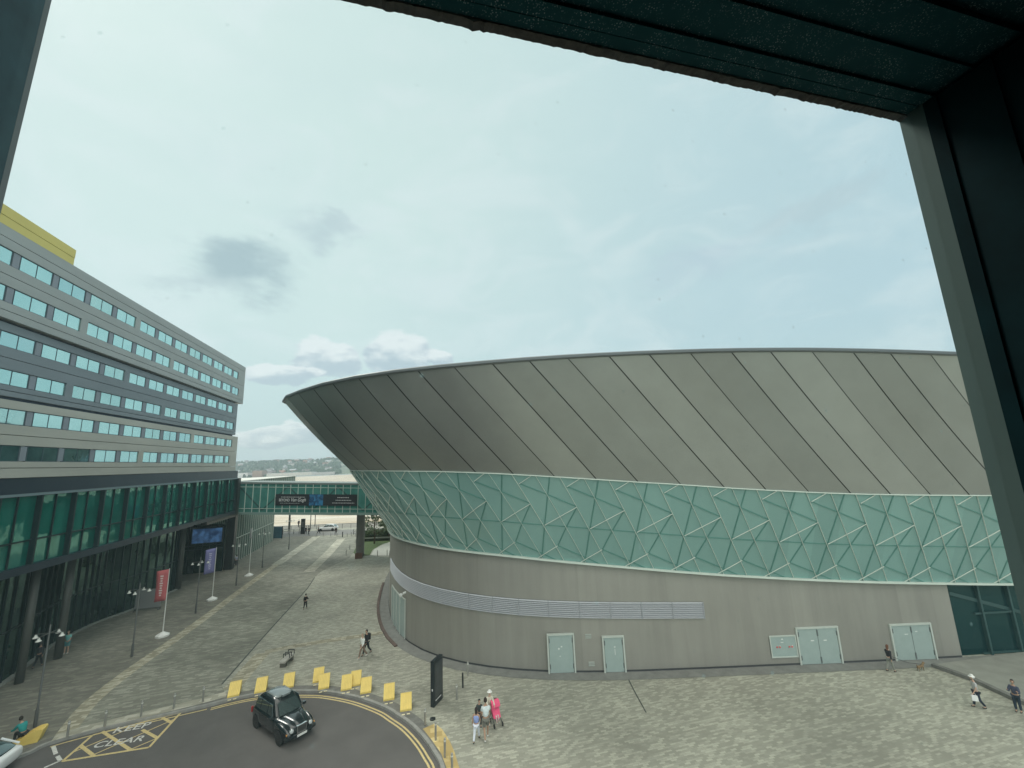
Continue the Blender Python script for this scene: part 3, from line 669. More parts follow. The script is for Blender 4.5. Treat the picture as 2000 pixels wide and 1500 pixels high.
# glazed entrance on the right
b = MB(); wall_strip(b, 0, GLZ, lambda i: 0, lambda i: lowz(i), -.25)
glz = b.build('entrance_glazing', m_glass('entrance glass', (.006, .035, .038), (.30, .50, .50), .05, .06, 2.8, .1), arena)
m_teal = mat('dark teal frame', (.03, .08, .08), .5)
for i in [GLZ, 8.75, 7.7, 6.6, 5.5, 4.4, 3.3, 2.2, 1.1, 0]:
    b = MB(); b.bar(rel(wall_pt(i, 0, -.15)), rel(wall_pt(i, lowz(i), -.15)), .12, .22, Vector((0, 1, 0))); b.build('mullion', m_teal, glz)
b = MB()
for z in (.1, 2.55): 
    for i in range(0, 9): b.bar(rel(wall_pt(i, z, -.16)), rel(wall_pt(min(i + 1, GLZ), z, -.16)), .1, .10)
b.bar(rel(wall_pt(9.7, 3.9, -.19)), rel(wall_pt(6, 1.6, -.19)), .08, .22)
b.build('transom', m_teal, glz)
# glass band
def band_pt(s, v, off=0.0):
    """s = arc position along the middle edge, v = 0 at the bottom edge and 1 at the top"""
    i = inv(ARC_M, s); p = at(AL, i).lerp(at(AM, i), v); n = norm_at(i)
    d = (at(AM, i) - at(AL, i)).normalized(); nn = (n - d * n.dot(d)).normalized()
    return p + nn * off
b = MB()
Ssteps = [x * .8 for x in range(0, int(ARC_M[-1] / .8))] + [ARC_M[-1]]
for a, c in zip(Ssteps[:-1], Ssteps[1:]):
    for v0, v1 in ((0, .25), (.25, .5), (.5, .75), (.75, 1)):
        b.face([rel(band_pt(a, v0)), rel(band_pt(c, v0)), rel(band_pt(c, v1)), rel(band_pt(a, v1))], [(a / 1.59, v0 * 6), (c / 1.59, v0 * 6), (c / 1.59, v1 * 6), (a / 1.59, v1 * 6)])
gband = b.build('glass_band', m_bandglass, arena, smooth=True)
U, S0 = 3.16, 43.79        # repeat of the frame pattern, and the arc position of one diagonal at the top edge
bw, bd = MB(), MB()
def seg(mb, p, q, w, h, off):
    (u0, v0), (u1, v1) = p, q; L_ = math.hypot((u1 - u0) * U, (v1 - v0) * 6); n = max(2, int(L_ / .8))
    for k in range(n):
        t0, t1 = k / n, (k + 1) / n
        A_ = band_pt(S0 - lerp(u0, u1, t0) * U, lerp(v0, v1, t0), off); B_ = band_pt(S0 - lerp(u0, u1, t1) * U, lerp(v0, v1, t1), off)
        mb.bar(rel(A_), rel(B_), w, h, norm_at(inv(ARC_M, S0 - u0 * U)))
for k in range(-26, 14):
    W = lambda p, q, w=.038: seg(bw, (p[0] + k, p[1]), (q[0] + k, q[1]), w, .05, .05)
    D = lambda p, q, w=.080: seg(bd, (p[0] + k, p[1]), (q[0] + k, q[1]), w, .02, .012)
    W((0, 1), (1.0, 0), .028 if k > -3 else .010); W((.5, 1), (1.5, 0), .022 if k > -3 else .010)
    W((.60, .43), (1.33, .674), .042); W((.135, .90), (.41, 1), .042); W((.33, 0), (.855, .19), .042)
    D((.79, 1), (.60, .43)); D((.60, .43), (.46, 0))
    D((.135, .90), (.735, .79)); D((.735, .79), (1.33, .674))
    D((.60, .43), (1.60, .43), .07)
    D((1.33, .674), (1.085, .43)); D((1.085, .43), (.865, .19)); D((.865, .19), (1.45, .08)); D((1.45, .08), (1.84, 0))
bd.build('tracery', m_tracery, gband); bw.build('glazing_bar', m_white_trim, gband)
b = MB()
for k in range(NST - 1):
    b.bar(rel(AM[k] + norm_at(k) * .06), rel(AM[k + 1] + norm_at(k + 1) * .06), .10, .06)
b.build('ledge', m_white_trim, arena)
b = MB()
for k in range(NST - 1):
    b.bar(rel(AL[k] + norm_at(k) * .10), rel(AL[k + 1] + norm_at(k + 1) * .10), .24, .12)
b.build('ledge', m_white_trim, arena)
# shell: wide slanting strips of cladding with open joints
def shell_pt(sm, stp, v, off=0.0, bulge=-.20):
    im, it = inv(ARC_M, sm), inv(ARC_T, stp); i = lerp(im, it, v); p = at(AM, im).lerp(at(AT, it), v)
    q = at(AM, i).lerp(at(AT, i), v).lerp(p, 1.0)
    n = norm_at(i); d = (at(AT, i) - at(AM, i)).normalized(); nn = (n - d * n.dot(d)).normalized()
    e = max(0, min(1, (i - 18) / 10)); bulge += .38 * e * e * (3 - 2 * e)
    return q + nn * (off + bulge * math.sin(math.pi * v))
SM = [55.07, 52.58, 49.97, 47.27, 44.58, 41.87, 39.14, 36.35, 33.65, 30.93, 28.24, 25.67, 23.08, 20.52, 17.9]
ST = [60.56, 58.31, 56.07, 53.69, 51.29, 48.98, 46.59, 44.03, 41.51, 38.97, 36.42, 33.97, 31.4, 28.87, 26.57]
while SM[0] < ARC_M[-1] - 3: SM.insert(0, SM[0] + 2.62); ST.insert(0, min(ARC_T[-1], ST[0] + 2.6))
for _ in range(10): SM.append(SM[-1] - 2.6); ST.append(ST[-1] - 2.5)
b = MB(); bb = MB()
for k in range(len(SM) - 1):
    g = .035 if k % 3 else .055
    for j in range(10):
        v0, v1 = j / 10, (j + 1) / 10
        for h in range(3):
            f0, f1 = h / 3, (h + 1) / 3
            g0 = g if h == 0 else 0; g1 = g if h == 2 else 0
            def c(f, v, gg): return lerp(SM[k], SM[k + 1], f) + gg, lerp(ST[k], ST[k + 1], f) + gg
            a0 = shell_pt(*c(f0, v0, -g0), v0); a1 = shell_pt(*c(f1, v0, g1), v0); a2 = shell_pt(*c(f1, v1, g1), v1); a3 = shell_pt(*c(f0, v1, -g0), v1)
            u = lambda f: k * 1.0 + .02 + f * .96
            b.face([rel(a0), rel(a1), rel(a2), rel(a3)], [(u(f0), v0 * 8), (u(f1), v0 * 8), (u(f1), v1 * 8), (u(f0), v1 * 8)])
shell = b.build('shell', m_shell, arena, smooth=True, fix=True)
for k in range(len(SM) - 1):
    for j in range(10):
        v0, v1 = j / 10, (j + 1) / 10
        for h in range(3):
            f = lambda g_, v: shell_pt(lerp(SM[k], SM[k + 1], g_ / 3), lerp(ST[k], ST[k + 1], g_ / 3), v, -.09)
            bb.face([rel(f(h, v0)), rel(f(h + 1, v0)), rel(f(h + 1, v1)), rel(f(h, v1))])
bb.build('shell_joint', m_shell_back, shell, smooth=True)
b = MB()
for k in range(NST - 1):
    n0, n1 = norm_at(k), norm_at(k + 1); A_, B_ = rel(AT[k]), rel(AT[k + 1]); z = Vector((0, 0, 1))
    prof = [(-.6, .20), (.05, .20), (.13, .13), (.13, .0), (.05, -.07), (-.10, -.07)]
    PA = [A_ + n0 * r + z * h for r, h in prof]; PB = [B_ + n1 * r + z * h for r, h in prof]
    for q in range(len(prof) - 1): b.face([PA[q], PB[q], PB[q + 1], PA[q + 1]])
rim = b.build('roof_edge', m_rim, arena, smooth='auto')
b = MB(); cen = rel(Vector((20, 62, 22.5)))
for k in range(NST - 1):
    A_ = rel(AT[k]) - norm_at(k) * .6 + Vector((0, 0, .20)); B_ = rel(AT[k + 1]) - norm_at(k + 1) * .6 + Vector((0, 0, .20)); b.face([A_, B_, cen])
b.face([rel(AT[-1]), rel(AT[0]), cen])
b.build('roof', mat('roof metal', (.30, .32, .32), .45, .5, var=.1), arena)
b = MB()
for r0, r1 in ((AB, AL), (AL, AM), (AM, AT)): b.face([rel(r0[0]), rel(r0[-1]), rel(r1[-1]), rel(r1[0])])
b.build('end_wall', m_wallclad, arena)
# louvre band
lz1 = lambda i: 4.1 + (i - 17.9) * .073; lz0 = lambda i: 3.08 + (i - 17.9) * .066
b = MB(); wall_strip(b, 17.9, 32.5, lz0, lz1, .02); b.mi = [0] * len(b.f)
lb = b.build('louvre', mat('louvre back', (.04, .045, .055), .7), arena)
b = MB()
for r in range(9):
    f = (r + .5) / 9; i = 17.9
    while i < 32.5:
        j = min(i + .5, 32.5); p, q = wall_pt(i, lerp(lz0(i), lz1(i), f), .08), wall_pt(j, lerp(lz0(j), lz1(j), f), .08)
        n0, n1 = norm_at(i), norm_at(j); u = Vector((0, 0, 1))
        b.hexa([rel(p) - n0 * .05 + u * .012, rel(q) - n1 * .05 + u * .012, rel(q) + n1 * .03 - u * .035, rel(p) + n0 * .03 - u * .035, rel(p) - n0 * .05 + u * .045, rel(q) - n1 * .05 + u * .045, rel(q) + n1 * .03 - u * .008, rel(p) + n0 * .03 - u * .008])
        i = j
b.build('blade', mat('louvre blade', (.44, .46, .49), .45), lb)
for i in (17.9, 18.9, 19.9, 20.9, 21.9, 22.9, 23.9, 24.8, 25.7):
    b = MB(); b.bar(rel(wall_pt(i, lz0(i), .11)), rel(wall_pt(i, lz1(i), .11)), .04, .05, norm_at(i)); b.build('post', mat('louvre post', (.35, .37, .4), .5), lb)
# doors in the straight wall
WY = AR.y - AR.y     # the wall face in local coordinates
def wy(x): # local y of the wall face at world x
    k = min(range(0, 26), key=lambda k: abs(AB[k].x - x)); k = max(1, min(24, k))
    k = k if AB[k].x <= x else k
    a, c = (AB[k], AB[k + 1]) if x < AB[k].x else (AB[k - 1], AB[k])
    t = (x - a.x) / (c.x - a.x); return lerp(a.y, c.y, t) - AR.y
def door(x0, x1, z1, leaves, marks, label=None):
    """steel door with a raised frame, hinges and small notices, in the arena wall"""
    y = min(wy(x0), wy(x1)); X0, X1 = x0 - AR.x, x1 - AR.x
    f = MB(); f.box(X0, X0 + .10, y - .10, y + .05, 0.02, z1 - .10); f.box(X1 - .10, X1, y - .10, y + .05, 0.02, z1 - .10); f.box(X0, X1, y - .105, y + .05, z1 - .10, z1)
    d = MB(); w = (X1 - X0 - .24) / leaves
    for k in range(leaves): d.box(X0 + .12 + k * w + .01, X0 + .12 + (k + 1) * w - .01, y - .055, y + .02, .05, z1 - .11)
    o = d.build('door', m_door, arena); 
    if label: o['label'] = label
    f.build('frame', m_doorframe, o)
    for xx in ((X0 + .13, X1 - .17) if leaves > 1 or X1 - X0 > 1.5 else (X0 + .13, X1 - .17)):
        for zz in (.3, z1 - .55): h = MB(); h.box(xx, xx + .05, y - .085, y - .05, zz, zz + .28); h.build('hinge', m_hinge, o)
    if leaves > 1:
        h = MB()
        xm = (X0 + X1) / 2
        for zz in (.12, z1 - .55): h.box(xm - .04, xm + .04, y - .085, y - .05, zz, zz + .35)
        h.box(xm - .012, xm + .012, y - .062, y - .05, .05, z1 - .12)
        h.build('bolt', m_hinge, o)
    for (fx, fz, ww, hh) in marks:
        s = MB(); xx = lerp(X0, X1, fx); s.box(xx - ww / 2, xx + ww / 2, y - .064, y - .052, fz - hh / 2, fz + hh / 2)
        s.build('notice', mat('notice', (.75, .78, .75), .5), o)
    return o
d1 = door(1.66, 3.50, 2.42, 1, [(.52, 1.62, .10, .06), (.42, 1.5, .09, .09), (.45, 1.05, .06, .05)], 'single pale green steel door, leftmost in the straight wall')
d2 = door(5.33, 6.80, 2.22, 1, [(.55, 1.55, .10, .05), (.55, 1.25, .03, .35)], 'narrow pale green steel door with a vertical pull')
d3 = door(18.28, 21.12, 2.28, 2, [(.36, 1.45, .2, .05), (.66, 1.45, .2, .05)], 'double steel door beside the white framed hatch')
d4 = door(24.60, 27.38, 2.24, 2, [(.37, 1.6, .22, .035), (.62, 1.75, .15, .03)], 'double steel door nearest the dark glazing')
# hatch with red and white inlets
y = wy(17.4); f = MB(); X0, X1 = 16.47 - AR.x, 18.24 - AR.x
f.box(X0, X1, y - .04, y + .02, .57, 1.76); hatch = f.build('inlet_cabinet', m_door, arena)
f = MB(); f.box(X0, X0 + .07, y - .07, y + .02, .50, 1.83); f.box(X1 - .07, X1, y - .07, y + .02, .50, 1.83); f.box(X0 + .07, X1 - .07, y - .07, y + .02, .50, .57); f.box(X0 + .07, X1 - .07, y - .07, y + .02, 1.76, 1.83)
f.build('frame', m_doorframe, hatch)
for fx in (.30, .76):
    for kx in (-.09, .09): f = MB(); f.lathe([(.055, -.01), (.055, .03)], 10, (0, 0, 0), Matrix.Translation((lerp(X0, X1, fx) + kx, y - .045, 1.16 - abs(kx) * .2)) @ Matrix.Rotation(R(90), 4, 'X')); f.build('inlet', mat('inlet red', (.65, .12, .12), .5), hatch)
for (xa, xb, za, zb) in ((.78, .90, 1.58, 1.64), (.72, .9, 1.40, 1.43), (.62, .67, 1.08, 1.22), (1.45, 1.50, 1.08, 1.22)):
    f = MB(); f.box(X0 + xa, X0 + xb, y - .05, y - .038, za, zb); f.build('notice', MATS['notice'], hatch)
for (x, z) in ((4.45, 2.2), (4.55, .52)):
    y = wy(x); f = MB()
    for k in range(3): f.box(x - AR.x - .2, x - AR.x + .2, y - .05, y + .01, z - .12 + k * .1, z - .07 + k * .1)
    f.build('vent', mat('vent grey', (.42, .46, .43), .5), arena)
# tall pale shutters at the curved left end
for k, (i0_, i1_) in enumerate(((29.40, 29.95), (29.98, 30.55), (30.58, 31.15), (31.18, 31.75))):
    b = MB(); wall_strip(b, i0_, i1_, lambda i: .08, lambda i: 2.98, .05, .2); o = b.build('shutter', m_door, arena)
    b = MB()
    for i in (i0_ - .02, i1_ + .02): b.bar(rel(wall_pt(i, .05, .06)), rel(wall_pt(i, 3.05, .06)), .07, .09, norm_at(i))
    b.bar(rel(wall_pt(i0_, 3.03, .06)), rel(wall_pt(i1_, 3.03, .06)), .09, .08)
    b.build('frame', m_doorframe, o)
# round-the-corner security camera
p = rel(wall_pt(29.45, 3.45, 0)); n = norm_at(29.45); f = MB(); f.bar(p, p + n * .35, .06, .06); f.lathe([(.02, -.20), (.11, -.15), (.14, -.04), (.12, .05), (.05, .08)], 12, tuple(p + n * .38)); f.lathe([(.09, -.05), (.09, .30)], 10, (0, 0, 0), Matrix.Translation(p + n * .12 + Vector((0, 0, .05))) @ Matrix.Rotation(R(70), 4, 'Y'))
f.build('security_camera', mat('camera white', (.8, .82, .8), .4), arena)

# ================================================================ the hotel and the glass hall below it
KS = 14.0 / 13.0
DV = Vector((-.2455, .9694, 0)); NV = Vector((.9694, .2455, 0))      # along the street and out of the facade
HP = Vector((-39.3, 59.6, 0)) * KS
HRZ = math.atan2(.2455, .9694)
hotel = thing('hotel_building', 'long grey hotel slab with strip windows and a yellow rooftop box', 'hotel', HP, HRZ)
def facade_mat(name, c, lines=True, rough=.6):
    return mat(name, c, rough, .1, var=.10, vscale=.35, stretch=(1, .4, 2))
mh_top = facade_mat('hotel panel grey', (.345, .37, .365)); mh_mid = facade_mat('hotel panel slate', (.20, .235, .26)); mh_low = facade_mat('hotel panel stone', (.44, .435, .39))
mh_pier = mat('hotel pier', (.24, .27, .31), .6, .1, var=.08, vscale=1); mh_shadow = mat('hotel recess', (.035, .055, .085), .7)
mh_frame = mat('hotel window frame', (.035, .07, .09), .5); m_hglass = m_glass('hotel glass', (.14, .33, .32), (.66, .95, .93), .04, .55, 1.5, .03, (.26, .46, .44))
m_hglass_dark = m_glass('hotel glass dark', (.02, .06, .065), (.35, .6, .62), .05, .10, 2.5, .03, (.05, .12, .12))
m_yel = mat('yellow render', (.62, .53, .16), .6, var=.06, vscale=.3)
def hb(mb, o0, o1, t0, t1, z0, z1): mb.box(o0 * KS, o1 * KS, t0 * KS, t1 * KS, z0 * KS, z1 * KS)
T0 = -62.0
blocks = [  # name, material, proud, t end, z bottom, z top, joints, rows (z0, z1, starts of gaps)
    ('top', mh_top, .16, -1.60, 22.50, 27.86, (27.2, 25.05, 22.95), ((25.66, 26.62), (23.43, 24.42))),
    ('mid', mh_mid, -.12, -2.55, 18.02, 22.34, (20.3, 18.35), ((20.92, 21.85), (18.68, 19.62))),
    ('low', mh_low, .05, -2.05, 13.16, 17.78, (15.72, 13.75), ((16.33, 17.28), (14.14, 15.11)))]
GRID0 = -5.42; PER = 2.92; WL = 2.34
gap_after = {0: (-28.78,), 1: (-34.62, -22.94), 2: (-28.78,), 3: (-34.62, -22.94), 4: (-17.10,), 5: (-25.86,)}
last_len = {0: 1.40, 1: 1.95, 2: 1.35, 3: 2.0, 4: 1.55, 5: 1.05}
r_h = random.Random(4)
m_hg2 = m_glass('hotel glass pale', (.22, .40, .39), (.62, .90, .88), .05, .42, 1.5, .05, (.36, .52, .49)); m_hg3 = m_glass('hotel glass deep', (.06, .20, .21), (.64, .92, .92), .04, .52, 1.5, .05, (.12, .28, .29))
row = 0
for (nm, mm, pr, te, z0, z1, joints, rows) in blocks:
    w = MB(); zs = sorted([z0] + [q for r_ in rows for q in r_] + [z1])
    bands_ = [(zs[0], zs[1]), (zs[2], zs[3]), (zs[4], zs[5])]
    for (a, c) in bands_:
        js = sorted([a] + [j for j in joints if a < j < c] + [c])
        for q0, q1 in zip(js[:-1], js[1:]):
            hb(w, -14, pr, T0, te, q0 + (.02 if q0 != a else 0), q1 - (.02 if q1 != c else 0))
    hb(w, -14, pr - .06, T0, te - .04, z0 + .01, rows[1][0] - .005) if False else None
    wall_o = w
    for (za, zb) in rows:
        gaps = gap_after[row]; starts = [GRID0 - PER * k for k in range(0, 15)]
        hb(w, -14, pr - .22, T0, te - .3, za, zb)                       # back of the strip
        last_end = starts[0] + last_len[row]
        hb(w, -13.9, pr, last_end + .1, te, za, zb)                     # solid end
        for g in gaps: hb(w, -13.9, pr, g + WL + .06 - .08, g + PER - .06 + .10, za, zb)
        row += 1
    hw = wall_o.build('wall', mm, hotel)
    row -= len(rows)
    pm = MB()
    for (za, zb) in rows:
        starts = [GRID0 - PER * k for k in range(0, 15)]
        fm_ = MB()
        for k, s in enumerate(starts):
            e = s + (last_len[row] if k == 0 else WL)
            isgap = any(abs(s - g) < .3 for g in gap_after[row])
            if not isgap and k > 0: hb(pm, pr - .215, pr - .045, e + .07, s + PER - .07, za + .04, zb - .04)
            f = MB()
            hb(f, pr - .2, pr - .055, s - .03, s + .02, za, zb); hb(f, pr - .2, pr - .055, e - .02, e + .03, za, zb)
            hb(f, pr - .2, pr - .057, s - .02, e + .02, za, za + .045); hb(f, pr - .2, pr - .057, s - .02, e + .02, zb - .045, zb)
            if e - s > 1.5: hb(f, pr - .2, pr - .06, (s + e) / 2 - .02, (s + e) / 2 + .02, za + .045, zb - .045)
            fo = f.build('window', mh_frame, hotel)
            g_ = MB(); hb(g_, pr - .18, pr - .075, s + .02, e - .02, za + .05, zb - .05)
            g_.build('pane', m_hglass_dark if (row == 5 and s < -30) else r_h.choice((m_hglass, m_hglass, m_hglass, m_hg2, m_hg3)), fo)
        row += 1
    pm.build('pier', mh_pier, hotel)
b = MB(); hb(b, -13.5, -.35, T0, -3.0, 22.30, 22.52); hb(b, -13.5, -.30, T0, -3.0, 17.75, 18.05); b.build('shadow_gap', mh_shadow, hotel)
b = MB(); hb(b, -11, -.02, T0, -33.55, 27.88, 28.52); hb(b, -11, 0, T0, -33.55, 28.54, 29.15); b.build('rooftop_box', m_yel, hotel)
b = MB(); hb(b, -13, .12, T0, -2.2, 27.86, 27.90); b.build('roof', mh_mid, hotel)

hall = thing('glass_hall', 'long dark glass exhibition hall under the hotel, with black portal and recessed ground floor', 'hall', HP, HRZ)
m_pod = m_glass('hall glass upper', (.003, .115, .09), (.34, .66, .58), .03, .10, 2.6, .10, (.008, .15, .12))
m_pod2 = m_glass('hall glass lower', (.008, .022, .020), (.30, .46, .42), .05, .07, 2.2, .16, (.03, .055, .045))
m_fascia = mat('hall fascia', (.018, .035, .055), .4, .3); m_fin = mat('hall fin', (.012, .03, .035), .4, .3)
b = MB(); hb(b, -14, -.05, T0, -.75, 11.98, 13.14); b.build('fascia', m_fascia, hall)
b = MB(); hb(b, -.22, .0, T0, -.75, 12.0, 12.16); b.build('gutter', mat('gutter', (.16, .22, .24), .5), hall)
b = MB(); hb(b, -14, -.30, T0, -.75, 7.62, 11.98); up = b.build('upper_glazing', m_pod, hall)
b = MB(); t = -.75
k = 0
while t > T0:
    w_ = .07 if k % 2 == 0 else .035
    hb(b, -.30, -.20 if k % 2 else .0, t - w_, t + w_, 7.7, 11.98)
    t -= 1.46 if True else 0; k += 1
hb(b, -.30, -.18, T0, -.75, 9.15, 9.23)
b.build('mullion', m_fin, up)
b = MB(); hb(b, -6, .05, T0, -12.3, 7.22, 7.68); hb(b, -6, .0, -12.3, -.75, 7.28, 7.68); b.build('beam', m_fascia, hall)
# recessed ground floor following the bowed line on the paving
foot = [(-62, -3.2), (-44, -2.2), (-34, -2.0), (-30.5, -2.3), (-26.5, -3.4), (-23.6, -4.2), (-20.5, -4.35), (-18.6, -4.15), (-16.5, -3.4), (-14.2, -2.9), (-10.5, -2.6), (-9.2, -2.5)]
FO = catmull([Vector((o, t)) for t, o in foot], 3)
b = MB()
for p, q in zip(FO[:-1], FO[1:]): b.face([(p.x * KS, p.y * KS, 0), (q.x * KS, q.y * KS, 0), (q.x * KS, q.y * KS, 7.25 * KS), (p.x * KS, p.y * KS, 7.25 * KS)])
b.face([(FO[-1].x * KS, FO[-1].y * KS, 0), (-9 * KS, FO[-1].y * KS, 0), (-9 * KS, FO[-1].y * KS, 7.25 * KS), (FO[-1].x * KS, FO[-1].y * KS, 7.25 * KS)])
low = b.build('lower_glazing', m_pod2, hall, fix=False)
b = MB(); acc = 0
for p, q in zip(FO[:-1], FO[1:]):
    b.bar(((p.x + .05) * KS, p.y * KS, 0), ((p.x + .05) * KS, p.y * KS, 7.25 * KS), .07, .13)
    b.bar(((p.x + .05) * KS, p.y * KS, 3.2 * KS), ((q.x + .05) * KS, q.y * KS, 3.2 * KS), .05, .10)
b.build('mullion', m_fin, low)
b = MB()
for p, q in zip(FO[:-1], FO[1:]): b.bar((p.x * KS + .18, p.y * KS, .06), (q.x * KS + .18, q.y * KS, .06), .3, .12)
b.build('plinth', mat('hall plinth', (.30, .31, .28), .8, var=.2), hall)
m_col = mat('hall column', (.10, .105, .095), .55, .2, var=.12, vscale=.5)
for (t, o, r_) in ((-30.6, -1.2, .24), (-26.9, -1.6, .26), (-9.0, -2.3, .30)):
    b = MB(); b.lathe([(r_, 0), (r_, 7.22 * KS)], 16, (o * KS, t * KS, 0)); b.build('column', m_col, hall, smooth=True)
# entrance recess: dark box open to the street with a blue screen over the doors
b = MB(); hb(b, -8.6, -8.4, -9.2, -.7, 0, 7.3); b.build('lobby_wall', mat('lobby dark', (.02, .05, .05), .5), hall)
b = MB(); hb(b, -8.4, -.9, -1.1, -.95, .02, 7.2); ld = b.build('lobby_glazing', m_pod2, hall)
b = MB()
for k in range(9): o_ = -.95 - k * .82; hb(b, o_ - .04, o_ + .04, -1.2, -1.1, 0, 7.2)
for z_ in (2.9, 3.4): hb(b, -8.4, -.9, -1.21, -1.1, z_, z_ + .1)
b.build('mullion', m_fin, ld)
b = MB()
for k in range(16): hb(b, -4.4 + k * .22, -4.29 + k * .22, -1.3, -1.2, 6.15, 6.7)
b.build('clerestory', mat('clerestory', (.30, .42, .36), .4), ld)
scr = MB(); hb(scr, -4.6, -.95, -1.6, -1.35, 3.75, 5.8); so = scr.build('screen', m_dark, hall)
def m_screen():
    m, N, L, p = nt_of('led screen')
    tc = N.new('ShaderNodeTexCoord'); n = N.new('ShaderNodeTexNoise'); n.inputs['Scale'].default_value = 1.6; n.inputs['Detail'].default_value = 6; L.new(tc.outputs['Object'], n.inputs['Vector'])
    cr = N.new('ShaderNodeValToRGB'); L.new(n.outputs[0], cr.inputs[0]); e = cr.color_ramp.elements
    e[0].position = .42; e[0].color = (.012, .03, .075, 1); e[1].position = .62; e[1].color = (.05, .12, .24, 1)
    L.new(cr.outputs[0], p.inputs['Emission Color']); p.inputs['Emission Strength'].default_value = .7; p.inputs['Base Color'].default_value = (.02, .03, .05, 1); p.inputs['Roughness'].default_value = .3
    return m
b = MB(); hb(b, -4.5, -1.05, -1.62, -1.6, 3.85, 5.65); b.build('display', m_screen(), so)
b = MB(); hb(b, -.85, .12, -.75, .10, 0, 12.1); hb(b, -.5, .10, -9.2, -.75, 6.9, 7.27); b.build('portal', mat('portal black', (.02, .024, .024), .4, .2), hall)

# the further hall beyond the portal, pale mullions in front of green glass
far_hall = thing('waterfront_hall', 'lower glass hall with close pale mullions beyond the black portal, facing the river', 'hall', HP, HRZ)
FH0, FH1, FO_ = .10, 22.0, -1.35
m_fh = m_glass('far hall glass', (.05, .085, .07), (.55, .75, .70), .05, .18, 2.0, .10, (.16, .15, .11))
b = MB(); hb(b, -16, FO_, FH0, FH1, 0, 7.2); hb(b, -16, FO_ - .1, FH0, 36, 8.2, 11.5); g = b.build('glazing', m_fh, far_hall)
b = MB(); t = FH0 + .2
while t < FH1: hb(b, FO_, FO_ + .16, t - .04, t + .04, 0, 7.2); t += .92
t = FH0 + 9
while t < 36: hb(b, FO_ - .1, FO_ + .1, t - .05, t + .05, 9, 11.5); t += 1.3
hb(b, FO_, FO_ + .1, FH0, FH1, 3.3, 3.42); b.build('mullion', mat('pale mullion', (.42, .46, .42), .5), g)
b = MB(); hb(b, -16, FO_ + .1, FH0, 36.3, 11.5, 11.6); hb(b, -16, FO_ + .1, FH0, 26, 7.2, 8.2); b.build('roof', mat('pale roof edge', (.62, .62, .57), .6), far_hall)
b = MB(); hb(b, FO_, FO_ + .12, FH0, 9.2, 8.2, 11.5); b.build('dark_panel', m_fascia, far_hall)
b = MB(); hb(b, -16, -15, 22.5, 35.8, 0, 8.2); hb(b, -2.2, -1.9, 35.4, 35.8, 0, 8.2); b.build('column', m_col, far_hall)

# ================================================================ footbridge
BY = 66.0
xl = onplane(464, 970, (0, BY, 0), (0, 1, 0)).x; xr = onplane(758, 970, (0, BY, 0), (0, 1, 0)).x
zt = lambda x: lerp(onplane(464, 943, (0, BY, 0), (0, 1, 0)).z, onplane(740, 947, (0, BY, 0), (0, 1, 0)).z, (x - xl) / (xr - xl))
zb_ = lambda x: lerp(onplane(464, 1002, (0, BY, 0), (0, 1, 0)).z, onplane(740, 1004, (0, BY, 0), (0, 1, 0)).z, (x - xl) / (xr - xl))
bridge = thing('footbridge', 'enclosed glass footbridge with white mullions and a black banner joining the hall to the arena', 'footbridge', (xl, BY, 0))
def bhex(mb, x0, x1, y0, y1, f0, f1):
    Z = lambda x, f: lerp(zb_(x), zt(x), f)
    mb.hexa([(x0 - xl, y0, Z(x0, f0)), (x1 - xl, y0, Z(x1, f0)), (x1 - xl, y1, Z(x1, f0)), (x0 - xl, y1, Z(x0, f0)), (x0 - xl, y0, Z(x0, f1)), (x1 - xl, y0, Z(x1, f1)), (x1 - xl, y1, Z(x1, f1)), (x0 - xl, y1, Z(x0, f1))])
b = MB(); bhex(b, xl, xr + 1.2, 0.08, 4.4, .03, .97); bg_ = b.build('glazing', m_glass('bridge glass', (.07, .26, .225), (.5, .8, .75), .05, .12, 2.4, .1, (.10, .33, .29)), bridge)
b = MB(); nb = 20; st_ = (xr - xl) / nb
for k in range(nb + 1): x = xl + st_ * k; bhex(b, x - .035, x + .035, -.02, .08, 0, 1)
for f in (.15, .865): bhex(b, xl, xr, -.015, .08, f - .008, f + .008)
b.build('mullion', m_white_trim, bg_)
b = MB(); bhex(b, xl, xr + 1.2, -.08, 4.5, .97, 1.03); b.build('roof', mat('bridge roof', (.20, .24, .23), .5), bridge)
b = MB(); bhex(b, xl, xr + 1.2, -.08, 4.5, -.05, .03); b.build('floor', mat('bridge floor', (.25, .36, .33), .5), bridge)
b = MB(); m_t = mat('bridge truss', (.02, .10, .09), .5)
n_ = 6
for k in range(n_):
    x0, x1 = lerp(xl, xr, k / n_), lerp(xl, xr, (k + 1) / n_)
    A_ = (x0 - xl, .06, lerp(zb_(x0), zt(x0), .1 if k % 2 else .9)); B_ = (x1 - xl, .06, lerp(zb_(x1), zt(x1), .9 if k % 2 else .1)); b.bar(A_, B_, .05, .22)
b.build('truss', m_t, bg_)
